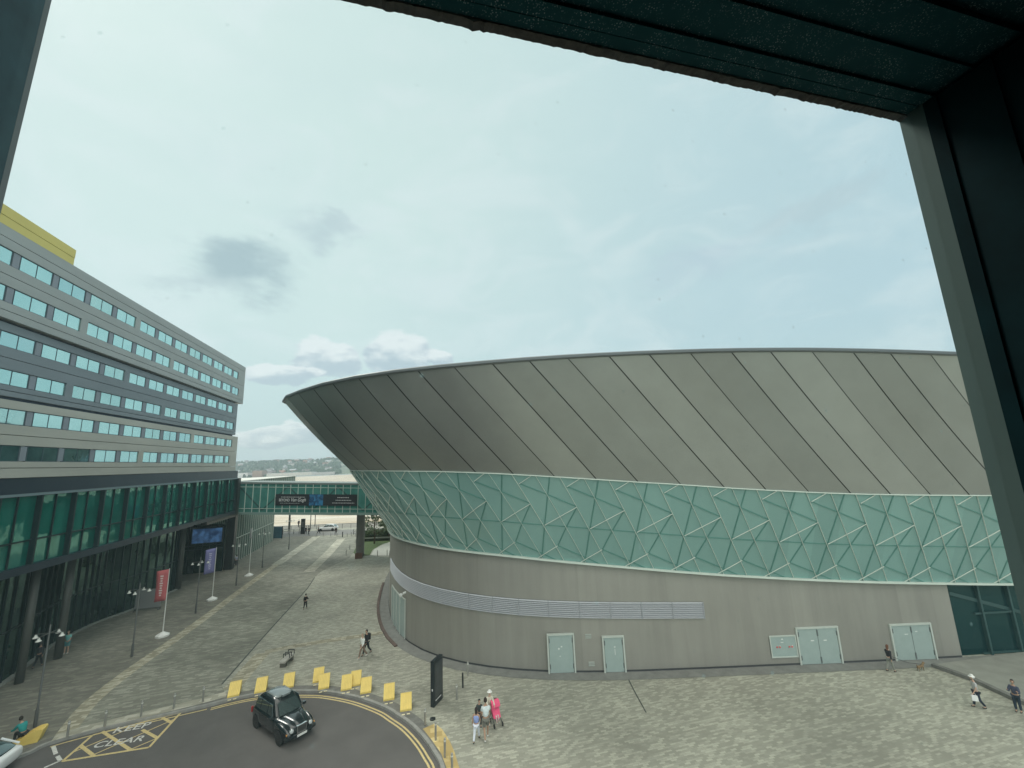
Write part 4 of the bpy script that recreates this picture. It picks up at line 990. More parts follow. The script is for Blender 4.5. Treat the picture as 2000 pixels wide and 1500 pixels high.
# banner
bp0, bp1 = onplane(538, 976, (0, BY - .12, 0), (0, 1, 0)), onplane(697, 976, (0, BY - .12, 0), (0, 1, 0))
zB0, zB1 = onplane(538, 987, (0, BY - .12, 0), (0, 1, 0)).z, onplane(538, 965, (0, BY - .12, 0), (0, 1, 0)).z
BW = bp1.x - bp0.x; BH = zB1 - zB0; drop = (onplane(697, 988, (0, BY - .12, 0), (0, 1, 0)).z - zB0)
ban = thing('banner', 'long black event banner with white lettering and a blue picture, hung on the footbridge glass', 'banner', (bp0.x, BY - .12, zB0))
BZ = lambda x, z: z + drop * x / BW
def bq(mb, x0, x1, z0, z1, y=0.0, t=.03): mb.hexa([(x0, y, BZ(x0, z0)), (x1, y, BZ(x1, z0)), (x1, y + t, BZ(x1, z0)), (x0, y + t, BZ(x0, z0)), (x0, y, BZ(x0, z1)), (x1, y, BZ(x1, z1)), (x1, y + t, BZ(x1, z1)), (x0, y + t, BZ(x0, z1))])
b = MB(); bq(b, 0, BW, 0, BH); b.build('cloth', mat('banner black', (.018, .02, .025), .5), ban)
def m_blue():
    m, N, L, p = nt_of('banner blue')
    tc = N.new('ShaderNodeTexCoord'); n = N.new('ShaderNodeTexNoise'); n.inputs['Scale'].default_value = 1.1; n.inputs['Detail'].default_value = 5; n.inputs['Distortion'].default_value = 1.2; L.new(tc.outputs['Object'], n.inputs['Vector'])
    cr = N.new('ShaderNodeValToRGB'); L.new(n.outputs[0], cr.inputs[0]); e = cr.color_ramp.elements
    e[0].position = .35; e[0].color = (.01, .04, .12, 1); e[1].position = .62; e[1].color = (.04, .25, .50, 1); L.new(cr.outputs[0], p.inputs['Base Color']); p.inputs['Roughness'].default_value = .5
    return m
b = MB(); bq(b, BW * .415, BW * .585, .03, BH - .03, -.012, .01); b.build('picture', m_blue(), ban)
m_letter = mat('lettering white', (.75, .75, .75), .5)
def flat_text(word, x, z, h, parent, m, shear=0, wscale=1.0, yy=-.02, name='lettering', align='LEFT'):
    cu = bpy.data.curves.new('t', 'FONT'); cu.body = word; cu.size = h / .7; cu.shear = shear; cu.offset = h * .015; cu.extrude = .004; cu.align_x = align
    o = bpy.data.objects.new('t', cu); col.objects.link(o); dg = bpy.context.evaluated_depsgraph_get(); me = bpy.data.meshes.new_from_object(o.evaluated_get(dg)); bpy.data.objects.remove(o)
    for v in me.vertices:
        xx = v.co.x * wscale + x; v.co = (xx, yy - v.co.z, z + v.co.y)
    me.materials.append(m); o = bpy.data.objects.new(name, me); col.objects.link(o); o.parent = parent; return o
for w_, x0_, x1_, h_, sh_ in (('BEYOND', .045, .175, .24, 0), ('Van Gogh', .195, .375, .30, .3)):
    o_ = flat_text(w_, 0, BH * .36, BH * h_, ban, m_letter, sh_); xs_ = [v.co.x for v in o_.data.vertices]; a_, c_ = min(xs_), max(xs_)
    for v in o_.data.vertices: v.co.x = BW * (x0_ + (x1_ - x0_) * (v.co.x - a_) / (c_ - a_)); v.co.z += drop * v.co.x / BW
b = MB()
for (x0, x1, z, h) in ((.07, .36, .74, .05), (.06, .30, .20, .03), (.76, .90, .72, .06), (.74, .93, .48, .06), (.70, .97, .24, .05)):
    x = x0
    while x < x1: w_ = rnd.uniform(.008, .02); bq(b, BW * x, BW * min(x1, x + w_), BH * (z - h / 2), BH * (z + h / 2), -.012, .01); x += w_ + .006
b.build('small_print', m_letter, ban)
pb = gp(703, 1085); pb2 = onplane(707, 1004, (0, pb.y, 0), (0, 1, 0))
b = MB(); b.lathe([(.62, 0), (.62, zb_(pb.x) - .1)], 20); pr_ = b.build('pier', mat('pier concrete', (.20, .195, .18), .7, var=.15, vscale=.8), bridge, smooth='auto'); pr_.location = (pb.x - xl, pb.y - BY, 0)
pr_.data.transform(Matrix.Diagonal((1.0, 1.4, 1, 1)))

# ================================================================ our own window, the opening the picture is taken through
WM = DV; WN = NV                                        # window plane: WM looks out, WN runs to the right
def wp(a, c, h): return CAM + WN * a + WM * c + Vector((0, 0, h))
def wray(px, py, c):
    d = ray(px, py); s = c / d.dot(WM); q = d * s; return q.dot(WN), q.z     # a, h on the plane c metres out
frame = thing('window_frame', 'dark grimy hotel window frame seen from inside, filling the top and right edges of the picture', 'window frame', wp(0, .5, -.6))
FL = wp(0, .5, -.6)
m_fr = mat('frame dark', (.002, .020, .024), .75, .0, var=.3, vscale=9, spec=.12)
def m_grime():
    m, N, L, p = nt_of('grimy seal')
    tc = N.new('ShaderNodeTexCoord'); v = N.new('ShaderNodeTexVoronoi'); v.inputs['Scale'].default_value = 240; L.new(tc.outputs['Object'], v.inputs['Vector'])
    n = N.new('ShaderNodeTexNoise'); n.inputs['Scale'].default_value = 30; n.inputs['Detail'].default_value = 8; L.new(tc.outputs['Object'], n.inputs['Vector'])
    r = N.new('ShaderNodeMapRange'); r.inputs[1].default_value = .34; r.inputs[2].default_value = .10; L.new(v.outputs['Distance'], r.inputs[0])
    r2_ = N.new('ShaderNodeMapRange'); r2_.inputs[1].default_value = .42; r2_.inputs[2].default_value = .60; L.new(n.outputs[0], r2_.inputs[0])
    mu = N.new('ShaderNodeMath'); mu.operation = 'MULTIPLY'; L.new(r.outputs[0], mu.inputs[0]); L.new(r2_.outputs[0], mu.inputs[1])
    x = N.new('ShaderNodeMix'); x.data_type = 'RGBA'; L.new(mu.outputs[0], x.inputs[0]); x.inputs[6].default_value = (.004, .050, .062, 1); x.inputs[7].default_value = (.22, .30, .31, 1)
    L.new(x.outputs[2], p.inputs['Base Color']); p.inputs['Roughness'].default_value = .8; p.inputs['Specular IOR Level'].default_value = .2
    return m
m_gr = m_grime(); m_rust = mat('rusty edge', (.060, .050, .045), .9, var=.5, vscale=60); m_reveal = mat('reveal grey', (.075, .125, .115), .7, var=.08, vscale=4)
def wquad(mb, c0, c1, pts0, pts1):
    """prism between an outline on the plane c0 and the same outline on the plane c1; outlines are (a, h) lists"""
    n = len(pts0); V = [wp(a, c0, h) - FL for a, h in pts0] + [wp(a, c1, h) - FL for a, h in pts1]
    mb.faces(V, [tuple(range(n)), tuple(range(2 * n - 1, n - 1, -1))] + [(i, (i + 1) % n, n + (i + 1) % n, n + i) for i in range(n)])
CG = .56
# right hand outer reveal
rtA = wray(1765, 243, .602); rtB = wray(1985, 1200, .602); aR = (rtA[0] + rtB[0]) / 2
topH = (wray(715, 0, .60)[1] + wray(1765, 243, .60)[1]) / 2
leftA0 = wray(98, 0, .60); leftA1 = wray(3, 395, .60)
lA = lambda h: lerp(leftA1[0], leftA0[0], (h - leftA1[1]) / (leftA0[1] - leftA1[1]))
print('WINDOW', aR, topH, leftA0, leftA1, rtA, rtB)
BOT = -.95
b = MB(); b_a0 = aR
wquad(b, .555, .602, [(aR, BOT), (aR + .10, BOT), (aR + .10, topH + .2), (aR, topH + .2)], [(aR, BOT), (aR + .10, BOT), (aR + .10, topH + .2), (aR, topH + .2)]); b.build('reveal', m_reveal, frame)
b = MB(); wquad(b, .5942, .602, [(lA(BOT) - .08, BOT), (lA(BOT), BOT), (lA(topH + .2), topH + .2), (lA(topH + .2) - .08, topH + .2)], [(lA(BOT) - .08, BOT), (lA(BOT), BOT), (lA(topH + .2), topH + .2), (lA(topH + .2) - .08, topH + .2)]); b.build('reveal', mat('left reveal', (.30, .32, .33), .6), frame)
# head: crusted lower lip, then stepped sections coming into the room
b = MB(); n_ = 260; rr = random.Random(3); a0, a1 = lA(topH) - .1, aR + .02; low_, prev = [], 0
for k in range(n_ + 1):
    prev = prev * .6 + rr.uniform(-1, 1) * .0022; low_.append((lerp(a0, a1, k / n_), topH - abs(prev) - (rr.random() < .06) * rr.uniform(.001, .004)))
for k in range(n_):
    (x0, y0), (x1, y1) = low_[k], low_[k + 1]
    wquad(b, .585, .602, [(x0, y0), (x1, y1), (x1, topH + .004), (x0, topH + .004)], [(x0, y0), (x1, y1), (x1, topH + .004), (x0, topH + .004)])
b.build('crusted_edge', m_rust, frame, fix=True)
b = MB(); A0, A1 = lA(topH) - .3, aR + .5
for (c0, c1, h0, h1, ) in ((.562, .602, topH + .003, topH + .3),): wquad(b, c0, c1, [(A0, h0), (A1, h0), (A1, h1), (A0, h1)], [(A0, h0), (A1, h0), (A1, h1), (A0, h1)])
b.build('head', m_gr, frame)
b = MB()
for (c0, c1, h0) in ((.535, .5615, topH + .004), (.47, .5345, topH + .012), (.40, .4695, topH + .020), (.30, .3995, topH + .034)):
    wquad(b, c0, c1, [(A0, h0), (A1, h0), (A1, topH + .3), (A0, topH + .3)], [(A0, h0), (A1, h0), (A1, topH + .3), (A0, topH + .3)])
b.build('head', m_gr, frame)
b = MB()
aF = wray(1825, 255, .555)[0]
for (c0, c1, a_) in ((.53, .5549, aR + .0), (.44, .5299, aR + .005), (.30, .4399, aR + .010)):
    wquad(b, c0, c1, [(a_, BOT), (aR + .5, BOT), (aR + .5, topH + .002), (a_, topH + .002)], [(a_, BOT), (aR + .5, BOT), (aR + .5, topH + .002), (a_, topH + .002)])
b.build('jamb', m_fr, frame)
b = MB(); la, lb_ = lA(BOT), lA(topH + .01)
for (c0, c1, da) in ((.53, .594, .012), (.45, .5299, .010), (.30, .4499, .006)):
    O = [(la - .5, BOT), (la + da * 0 - .012 + da, BOT), (lb_ - .012 + da, topH + .01), (lb_ - .5, topH + .01)]; wquad(b, c0, c1, O, O)
b.build('jamb', mat('left jamb', (.045, .13, .16), .6, var=.3, vscale=14), frame)
def m_pane():
    m, N, L, p = nt_of('window pane'); out = N['Material Output']; N.remove(p)
    tr = N.new('ShaderNodeBsdfTransparent'); tr.inputs[0].default_value = (.985, .995, .99, 1)
    df = N.new('ShaderNodeBsdfTranslucent'); df.inputs[0].default_value = (.55, .80, .82, 1)
    tc = N.new('ShaderNodeTexCoord'); v = N.new('ShaderNodeTexVoronoi'); v.inputs['Scale'].default_value = 26; v.inputs['Randomness'].default_value = 1; L.new(tc.outputs['Object'], v.inputs['Vector'])
    r = N.new('ShaderNodeMapRange'); r.interpolation_type = 'SMOOTHSTEP'; r.inputs[1].default_value = .13; r.inputs[2].default_value = .02; r.inputs[3].default_value = 0; r.inputs[4].default_value = .22; L.new(v.outputs['Distance'], r.inputs[0])
    sp = N.new('ShaderNodeSeparateColor'); L.new(v.outputs['Color'], sp.inputs[0]); g = N.new('ShaderNodeMapRange'); g.inputs[1].default_value = .55; g.inputs[2].default_value = 1; L.new(sp.outputs[0], g.inputs[0])
    mu = N.new('ShaderNodeMath'); mu.operation = 'MULTIPLY'; L.new(r.outputs[0], mu.inputs[0]); L.new(g.outputs[0], mu.inputs[1])
    n = N.new('ShaderNodeTexNoise'); n.inputs['Scale'].default_value = 3; n.inputs['Detail'].default_value = 8; L.new(tc.outputs['Object'], n.inputs['Vector'])
    q = N.new('ShaderNodeMapRange'); q.inputs[1].default_value = .35; q.inputs[2].default_value = .8; q.inputs[3].default_value = .012; q.inputs[4].default_value = .045; L.new(n.outputs[0], q.inputs[0])
    ad = N.new('ShaderNodeMath'); ad.operation = 'ADD'; L.new(mu.outputs[0], ad.inputs[0]); L.new(q.outputs[0], ad.inputs[1])
    mx = N.new('ShaderNodeMixShader'); L.new(ad.outputs[0], mx.inputs[0]); L.new(tr.outputs[0], mx.inputs[1]); L.new(df.outputs[0], mx.inputs[2]); L.new(mx.outputs[0], out.inputs[0])
    return m
b = MB(); b.face([wp(lA(BOT) - .05, .58, BOT) - FL, wp(aR + .05, .58, BOT) - FL, wp(aR + .05, .58, topH + .05) - FL, wp(lA(topH) - .05, .58, topH + .05) - FL])
PANE = b.build('pane', m_pane(), frame, fix=False)
# the dark room behind the window
b = MB()
def rbox(a0, a1, c0, c1, h0, h1): b.hexa([wp(a0, c0, h0), wp(a1, c0, h0), wp(a1, c1, h0), wp(a0, c1, h0), wp(a0, c0, h1), wp(a1, c0, h1), wp(a1, c1, h1), wp(a0, c1, h1)])
aL = lA(BOT) - .4
rbox(aL - 1, aR + 1.5, -3, .7, -1.7, -1.5); rbox(aL - 1, aR + 1.5, -3, .7, 1.3, 1.5); rbox(aL - 1, aR + 1.5, -3.2, -3, -1.7, 1.5); rbox(aL - 1.2, aL - 1, -3, .7, -1.7, 1.5); rbox(aR + 1.5, aR + 1.7, -3, .7, -1.7, 1.5)
rbox(aL - 1, aL + .02, .31, .70, -1.5, 1.3); rbox(aR + .38, aR + 1.5, .31, .70, -1.5, 1.3); rbox(aL + .02, aR + .38, .31, .70, topH + .28, 1.3); rbox(aL + .02, aR + .38, .31, .60, -1.5, BOT + .01)
o = b.build('room_wall', mat('room wall', (.16, .17, .15), .8)); o['kind'] = 'structure'

# ================================================================ street furniture
def front_dir(a): return Vector((-math.sin(a), math.cos(a), 0))
m_steel = mat('stainless', (.40, .40, .38), .35, .7); m_pole = mat('pole grey', (.13, .135, .13), .45, .4); m_lampw = mat('lamp shade', (.62, .64, .60), .4)
m_seat = mat('seat yellow', (.80, .61, .17), .55, var=.08, vscale=4); m_seat_s = mat('seat ochre', (.60, .43, .13), .6)
m_black = mat('gloss black', (.012, .014, .015), .25); m_rubber = mat('rubber', (.02, .02, .02), .8)
# lamp standards
def make_lamp():
    t = thing('street_lamp', '', 'street lamp', group='lamp standards along the glass hall')
    b = MB(); b.lathe([(.085, 0), (.085, .9), (.05, 1.0), (.045, 5.38), (.02, 5.42)], 10); b.build('pole', m_pole, t, smooth='auto')
    b = MB()
    for k in range(2):
        a = R(25 + 90 * k); d = Vector((math.cos(a), math.sin(a), 0)) * .72; b.bar(Vector((0, 0, 4.95)) - d, Vector((0, 0, 4.95)) + d, .035, .035)
    b.build('cross_arm', m_pole, t)
    for k in range(4):
        a = R(25 + 90 * k); c = (.66 * math.cos(a), .66 * math.sin(a), 4.80)
        b = MB(); b.lathe([(.0, .12), (.05, .12), (.07, .02), (.135, -.04), (.135, -.065), (.03, -.08)][::-1], 12, c); b.build('lamp_shade', m_lampw, t, smooth='auto')
    return t
lp = make_lamp()
for n, (px, py, lab) in enumerate([(68, 1420, 'tall lamp standard with four small heads, nearest the seated figure at bottom left'), (257, 1283, 'lamp standard with four heads in front of the grey screen panel'),
    (382, 1198, 'lamp standard with four heads between the red and the lilac flag'), (461, 1144, 'slim lamp standard at the foot of the black portal'), (512, 1109, 'lamp standard just beyond the third white flagpole'), (564, 1073, 'lamp standard under the footbridge, furthest along the street')]):
    place_copy(lp, n == 0, gp(px, py), R(-14 + 7 * n), lab)
for n, (px, py, h) in enumerate([(606, 1034, 9), (615, 1028, 9)]):
    t = thing('mast', ('left' if n == 0 else 'right') + ' one of two thin bare masts on the quayside beyond the footbridge', 'mast', gp(px, py)); b = MB(); b.lathe([(.11, 0), (.06, h)], 8); b.build('pole', m_pole, t)
# feather flags on white weighted feet
def make_flag(m_fl, m_tx, rows, label, px, py, h, face, fw=.95, fh=2.6):
    t = thing('banner_flag', label, 'flag', gp(px, py), face, 'flags along the street')
    b = MB(); b.lathe([(.52, 0), (.52, .14), (.30, .26), (.12, .36), (.05, .40)], 8); b.build('base', mat('flag foot', (.80, .81, .78), .5), t)
    b = MB(); b.lathe([(.045, .3), (.03, h)], 8); b.build('pole', mat('flag pole', (.74, .75, .72), .4), t)
    b = MB(); n = 8
    for i in range(n):
        for j in range(4):
            P = lambda i_, j_: Vector((-.03 - fw * j_ / 4, .05 * math.sin(j_ * 1.3 + i_ * .5), h - .06 - fh * i_ / n - .12 * (j_ / 4)))
            b.face([P(i, j), P(i + 1, j), P(i + 1, j + 1), P(i, j + 1)])
    fo = b.build('flag', m_fl, t, smooth=True); md = fo.modifiers.new('s', 'SOLIDIFY'); md.thickness = .012
    b = MB()
    for (z, w, hh) in rows: b.box(-.03 - fw * .5 - w / 2, -.03 - fw * .5 + w / 2, -.085, -.075, h - z - hh, h - z)
    b.build('lettering', m_tx, fo)
    return t
m_pink = mat('flag white ink', (.75, .62, .60), .6)
flag_rows = [(.55 + .2 * k, .26 - .05 * (k % 3), .12) for k in range(9)]
make_flag(mat('flag red', (.52, .13, .14), .7), m_pink, flag_rows, 'tall red feather flag on a white foot, nearest the turning circle', 317, 1243, 5.63, R(8))
make_flag(mat('flag lilac', (.20, .20, .42), .7), mat('flag pale ink', (.5, .5, .7), .6), flag_rows, 'lilac blue feather flag on a white foot, in front of the entrance', 414, 1172, 5.6, R(35))
make_flag(mat('flag grey', (.26, .27, .27), .7), m_pink, [], 'white flagpole with a furled dark flag, furthest of the three', 486, 1125, 6.3, R(80), .35, 1.3)
# grey screen panel by the hall
g0, g1 = gp(262, 1195), gp(312, 1190)
t = thing('screen_panel', 'plain grey freestanding screen panel leaning by the hall wall', 'panel', g0, math.atan2(g1.y - g0.y, g1.x - g0.x)); w_ = (g1 - g0).length
b = MB(); b.box(0, w_, -.03, .03, .25, 2.1); b.build('board', mat('panel grey', (.24, .25, .25), .5), t)
b = MB(); b.box(0, w_, -.05, .05, .18, .26); b.box(.02, .1, -.25, .25, 0, .18); b.box(w_ - .1, w_ - .02, -.25, .25, 0, .18); b.build('foot', m_pole, t)
# bollards
def make_bollard():
    t = thing('bollard', '', 'bollard', group='slim steel bollards')
    b = MB(); b.lathe([(.055, 0), (.055, .80), (.045, .84), (.02, .86)], 12); b.build('post', m_steel, t, smooth='auto')
    b = MB(); b.lathe([(.058, .70), (.058, .76)], 12); b.build('band', mat('bollard band', (.75, .76, .72), .4), t)
    return t
bl = make_bollard()
BOL = [(131, 1442, 'leftmost steel bollard beside the KEEP CLEAR box'), (204, 1420, 'second steel bollard from the left along the kerb'), (275, 1400, 'third steel bollard from the left along the kerb'),
    (339, 1385, 'fourth steel bollard from the left, at the tip of the yellow box'), (396, 1371, 'steel bollard on the kerb just left of the first yellow seat'),
    (914, 1320, 'steel bollard nearest the curved arena wall'), (892, 1367, 'steel bollard right behind the black sign totem'),
    (830, 1418, 'steel bollard between the last yellow seat and the yellow paving'), (851, 1446, 'steel bollard at the near tip of the yellow paving'), (869, 1480, 'steel bollard in the middle of the yellow paving'), (883, 1512, 'steel bollard at the bottom edge of the picture on yellow paving')]
for n, (px, py, lab) in enumerate(BOL): place_copy(bl, n == 0, gp(px, py), n * .7, lab)
t = copy_tree(bl); t.location = gp(904, 1343); t['label'] = 'dark painted bollard between two pale ones by the arena corner'; del t['group']
for c in t.children: c.data = c.data.copy(); c.data.materials.clear(); c.data.materials.append(m_dark)
nm_ = ['first', 'second', 'third', 'fourth', 'fifth', 'sixth', 'seventh', 'eighth']
for n, px in enumerate((604, 618, 632, 646, 658, 678, 686, 694)):
    place_copy(bl, False, gp(px, 1047 + (n % 2)), 0, nm_[n] + ' post from the left in the row closing the street before the quay road', 'posts before the quay road')
for n, (px, py) in enumerate([(676, 1084), (683, 1074), (695, 1062), (737, 1086), (756, 1085), (761, 1088)]):
    place_copy(bl, False, gp(px, py), 0, nm_[n] + ' thin post counted from the left round the lawn by the bridge pier', 'posts round the lawn')
t = copy_tree(bl); t.location = gp(669, 1049); t['label'] = 'stout black post in the middle of the street before the quay road'; del t['group']; t.scale = (1.7, 1.7, 1.25)
for c in t.children: c.data = c.data.copy(); c.data.materials.clear(); c.data.materials.append(m_dark)
# yellow wave seats
def make_seat():
    t = thing('wave_seat', '', 'seat', group='yellow wave seats round the turning circle')
    top = []
    for k in range(13):
        s = k / 12; top.append((-.42 + .84 * s, .10 + .22 * (3 * s * s - 2 * s ** 3) + .05 * math.sin(math.pi * s) + .32 * s - .06 * max(0, s - .8) * 5))
    top += [(.46, .54), (.46, .44)]
    prof = top + [(.36, .0), (-.42, .0)]
    b = MB(); b.extrude(prof, -.32, .32); b.build('seat', m_seat, t, smooth='auto')
    b = MB()
    for k in range(1, 7):
        x = -.32 + .64 * k / 7
        for i in range(len(top) - 3): b.bar((x, top[i][0], top[i][1] + .003), (x, top[i + 1][0], top[i + 1][1] + .003), .010, .010)
    b.build('groove', m_seat_s, t)
    b = MB()
    for k in (-1, 1): b.box(k * .14 - .09, k * .14 + .09, -.80, -.72, .006, .03)
    b.build('marker', mat('seat marker', (.75, .68, .45), .6), t)
    return t
st = make_seat()
SEATS = [(458, 1355, 24), (510, 1347, 22), (564, 1338, 22), (622, 1327, 20), (633, 1340, 20), (677, 1342, 18), (695, 1334, 16), (715, 1348, 16), (760, 1361, 15), (793, 1381, 14)]
SL = ['yellow wave seat at the left end of the row, side face showing', 'second yellow wave seat from the left, behind the taxi', 'third yellow wave seat from the left, above the taxi roof', 'yellow wave seat set back behind another, left of the pair in the middle', 'yellow wave seat in front of the one set back',
      'yellow wave seat touching the left side of another in the middle of the row', 'yellow wave seat standing furthest back, right of its touching neighbour', 'yellow wave seat fourth from the right hand end', 'yellow wave seat second from the right, with a gap either side', 'yellow wave seat at the right end of the row, nearest the black totem']
for n, (px, py, a) in enumerate(SEATS): place_copy(st, n == 0, gp(px, py), R(a), SL[n])
SEAT11 = copy_tree(st); SEAT11.scale = (1, 1.45, 1); SEAT11.location = gp(52, 1450); SEAT11.rotation_euler = (0, 0, R(-62)); SEAT11['label'] = 'yellow wave seat at bottom left with a person sitting on it'
# totem sign
q0, q1 = gp(848, 1383), gp(865, 1364)
ta = math.atan2(q1.y - q0.y, q1.x - q0.x)
t = thing('sign_totem', 'tall black monolith sign standing edge-on between the seats and the arena', 'sign', q0, ta); w_ = (q1 - q0).length
b = MB(); b.box(0, w_, 0, .24, .02, 2.43); b.build('body', mat('totem black', (.018, .024, .028), .35, .2), t)
b = MB(); b.box(.10, w_ - .06, -.012, -.002, .45, 2.25); pn = b.build('map_panel', mat('totem panel', (.045, .05, .055), .3, var=.4, vscale=3), t)
b = MB()
for k in range(9): b.box(.16 + k * .075, .16 + k * .075 + .045, -.016, -.003, .28, .33)
b.build('lettering', m_letter, t)
b = MB(); b.box(-.006, .0, .09, .15, .85, .97); b.build('emblem', m_letter, t)
# low grey bench with dark armrests
g = gp(560, 1296); t = thing('bench', 'low stone bench with dark metal armrests lying between the seats and the street', 'bench', g, R(2))
b = MB(); b.box(-.22, .22, -.7, .7, .30, .42); b.build('seat', mat('bench stone', (.42, .41, .37), .7, var=.15, vscale=4), t)
b = MB(); b.box(-.2, .2, -.6, -.4, 0, .30); b.box(-.2, .2, .4, .6, 0, .30); b.build('base', mat('bench base', (.12, .115, .10), .8), t)
for yy in (-.1, .2, .6):
    b = MB(); b.bar((-.22, yy, .42), (-.22, yy, .68), .04, .04); b.bar((.22, yy, .42), (.22, yy, .68), .04, .04); b.bar((-.24, yy, .68), (.24, yy, .68), .05, .05); b.build('armrest', m_dark, t)
# manhole, planter and boards round the bridge pier
g = gp(845, 1405); t = thing('floor_spotlight', 'small dark ground light set in the paving below the totem', 'ground light', g); b = MB(); b.lathe([(.16, 0), (.16, .05), (.10, .07)], 14); b.build('housing', m_dark, t)
g = gp(701, 1090); t = thing('planter', 'brown square planter box at the foot of the bridge pier', 'planter', g, R(10)); b = MB(); b.box(-.5, .5, -.5, .5, 0, .8); b.build('box', mat('planter rust', (.14, .075, .05), .8, var=.3), t); b = MB(); b.box(-.42, .42, -.42, .42, .8, .83); b.build('soil', mat('soil', (.05, .04, .03), .9), t)
for n, (x0, x1, yb, yt_, lab) in enumerate([(500, 524, 1062, 1031, 'blue hoarding panel standing against the pale mullioned hall'), (527, 551, 1052, 1029, 'free blue hoarding panel at the end of the waterfront hall')]):
    a_, c_ = gp(x0, yb), gp(x1, yb - (8 if n == 0 else 0)); hgt = onplane(x0, yt_, a_, (0, 1, 0)).z
    t = thing('hoarding', lab, 'hoarding', a_, math.atan2(c_.y - a_.y, c_.x - a_.x)); w_ = (c_ - a_).length
    b = MB(); b.box(0, w_, -.04, .04, .1, hgt); b.build('board', mat('hoarding blue', (.07, .17, .23), .6, var=.2, vscale=.6), t)
    b = MB(); b.box(0, .1, -.06, .06, 0, hgt + .05); b.box(w_ - .1, w_, -.06, .06, 0, hgt + .05); b.build('post', m_dark, t)
# lawn, path, hedge and tree
lawn = [(690, 1080), (700, 1060), (722, 1052), (745, 1046), (775, 1044), (775, 1054), (745, 1064), (728, 1074), (722, 1085), (700, 1086)]
poly_sheet('lawn', [gp(*p).xy for p in lawn], .03, mat('grass', (.075, .12, .035), .9, var=.35, vscale=1.5))
poly_sheet('path', [gp(*p).xy for p in [(724, 1085), (731, 1073), (748, 1063), (780, 1054), (780, 1086)]], .02, mat('path pale', (.50, .50, .45), .8, var=.1))
m_leaf = [mat('leaf %d' % i, c, .75) for i, c in enumerate([(.045, .085, .03), (.07, .12, .045), (.10, .14, .06)])]
def leaves(mb, cx, cy, cz, rx, ry, rz, n, s, rg):
    for _ in range(n):
        u = rg.random(); r = (.45 + .55 * rg.random() ** .5); a = rg.uniform(0, 6.283); c = rg.uniform(-1, 1); q = math.sqrt(1 - c * c)
        p = Vector((cx + rx * r * q * math.cos(a), cy + ry * r * q * math.sin(a), cz + rz * r * c))
        d1 = Vector((rg.gauss(0, 1), rg.gauss(0, 1), rg.gauss(0, 1))).normalized(); d2 = d1.orthogonal().normalized(); k = s * rg.uniform(.6, 1.3); mb.cur = rg.randrange(3)
        mb.face([p - d1 * k, p - d2 * k * .5, p + d1 * k, p + d2 * k * .5])
rg = random.Random(11)
def tree(px, py, h, label, wide):
    g = gp(px, py); t = thing('tree', label, 'tree', g)
    b = MB(); b.tube([(0, 0, 0), (.05, .03, h * .3), (-.05, 0, h * .55), (0, .05, h * .9)], [.16, .12, .09, .03], 8)
    tips = []
    for k in range(16):
        a = k * 2.4; z = h * (.30 + .035 * k); L_ = wide * rg.uniform(.5, 1.05) * (1.1 - .035 * k); e = Vector((L_ * math.cos(a), L_ * math.sin(a), z + h * .16)); b.tube([(0, 0, z), e * .5 + Vector((0, 0, z * .5 - .1)), e], [.06, .04, .012], 5); tips.append(e)
    b.build('trunk', mat('bark', (.11, .085, .06), .9), t)
    c = MB()
    for e in tips: leaves(c, e.x, e.y, e.z, .75, .75, .42, 70, .15, rg)
    leaves(c, 0, 0, h * .85, .8, .8, .5, 80, .15, rg); c.build('crown', m_leaf, t, fix=False)
tree(731, 1062, 5.6, 'small open branched tree beside the footbridge pier', 2.6)
tree(759, 1052, 5.0, 'small tree half hidden behind the lower edge of the arena', 2.2)
g = gp(742, 1058); t = thing('hedge', 'low dark green hedge round the foot of the trees by the pier', 'hedge', g)
c = MB()
for k in range(30):
    f = k / 29; e = gp(lerp(706, 768, f), 1056 - 9 * f) - g; leaves(c, e.x + rg.uniform(-.4, .4), e.y + 1.5 + rg.uniform(-.7, .7), .75, 1.0, 1.0, .75 + .3 * math.sin(k), 230, .13, rg)
c.build('foliage', m_leaf, t, fix=False)
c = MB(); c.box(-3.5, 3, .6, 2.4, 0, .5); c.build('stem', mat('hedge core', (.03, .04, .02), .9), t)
# quay road, its railing and low shelters
poly_sheet('quay_road', [(-75, 91), (40, 91), (40, 98), (-75, 98)], .02, mat('quay asphalt', (.20, .20, .19), .8, var=.1))
g = gp(530, 1033); t = thing('railing', 'long dark railing along the river quay beyond the road', 'railing', (0, 100, 0))
b = MB(); b.box(-75, 40, -.03, .03, 1.05, 1.12); b.build('rail', m_pole, t); b = MB()
for k in range(58): b.box(-75 + k * 2, -74.93 + k * 2, -.03, .03, 0, 1.1)
b.build('post', m_pole, t)
for n, (x0, x1) in enumerate(((552, 588), (690, 720))):
    a_ = gp(x0, 1044); c_ = gp(x1, 1044); t = thing('barrier', ('left' if n == 0 else 'right') + ' hand low white barrier beside the quay road', 'barrier', a_); w_ = (c_ - a_).length
    b = MB(); b.box(0, w_, -.05, .05, .55, .75); b.box(0, w_, -.05, .05, .95, 1.05); b.build('rail', mat('barrier white', (.6, .6, .56), .6), t); b = MB()
    for k in range(int(w_ / 1.2) + 1): b.box(k * 1.2, k * 1.2 + .08, -.06, .06, 0, 1.05)
    b.build('post', m_pole, t)
g = gp(591, 1043); t = thing('information_post', 'thick black information post standing beside the quay barrier', 'post', g); b = MB(); b.box(-.4, .4, -.2, .2, 0, 3.2); b.build('body', m_dark, t); b = MB(); b.box(-.3, .3, -.22, -.2, 1.5, 2.6); b.build('panel', m_pole, t)

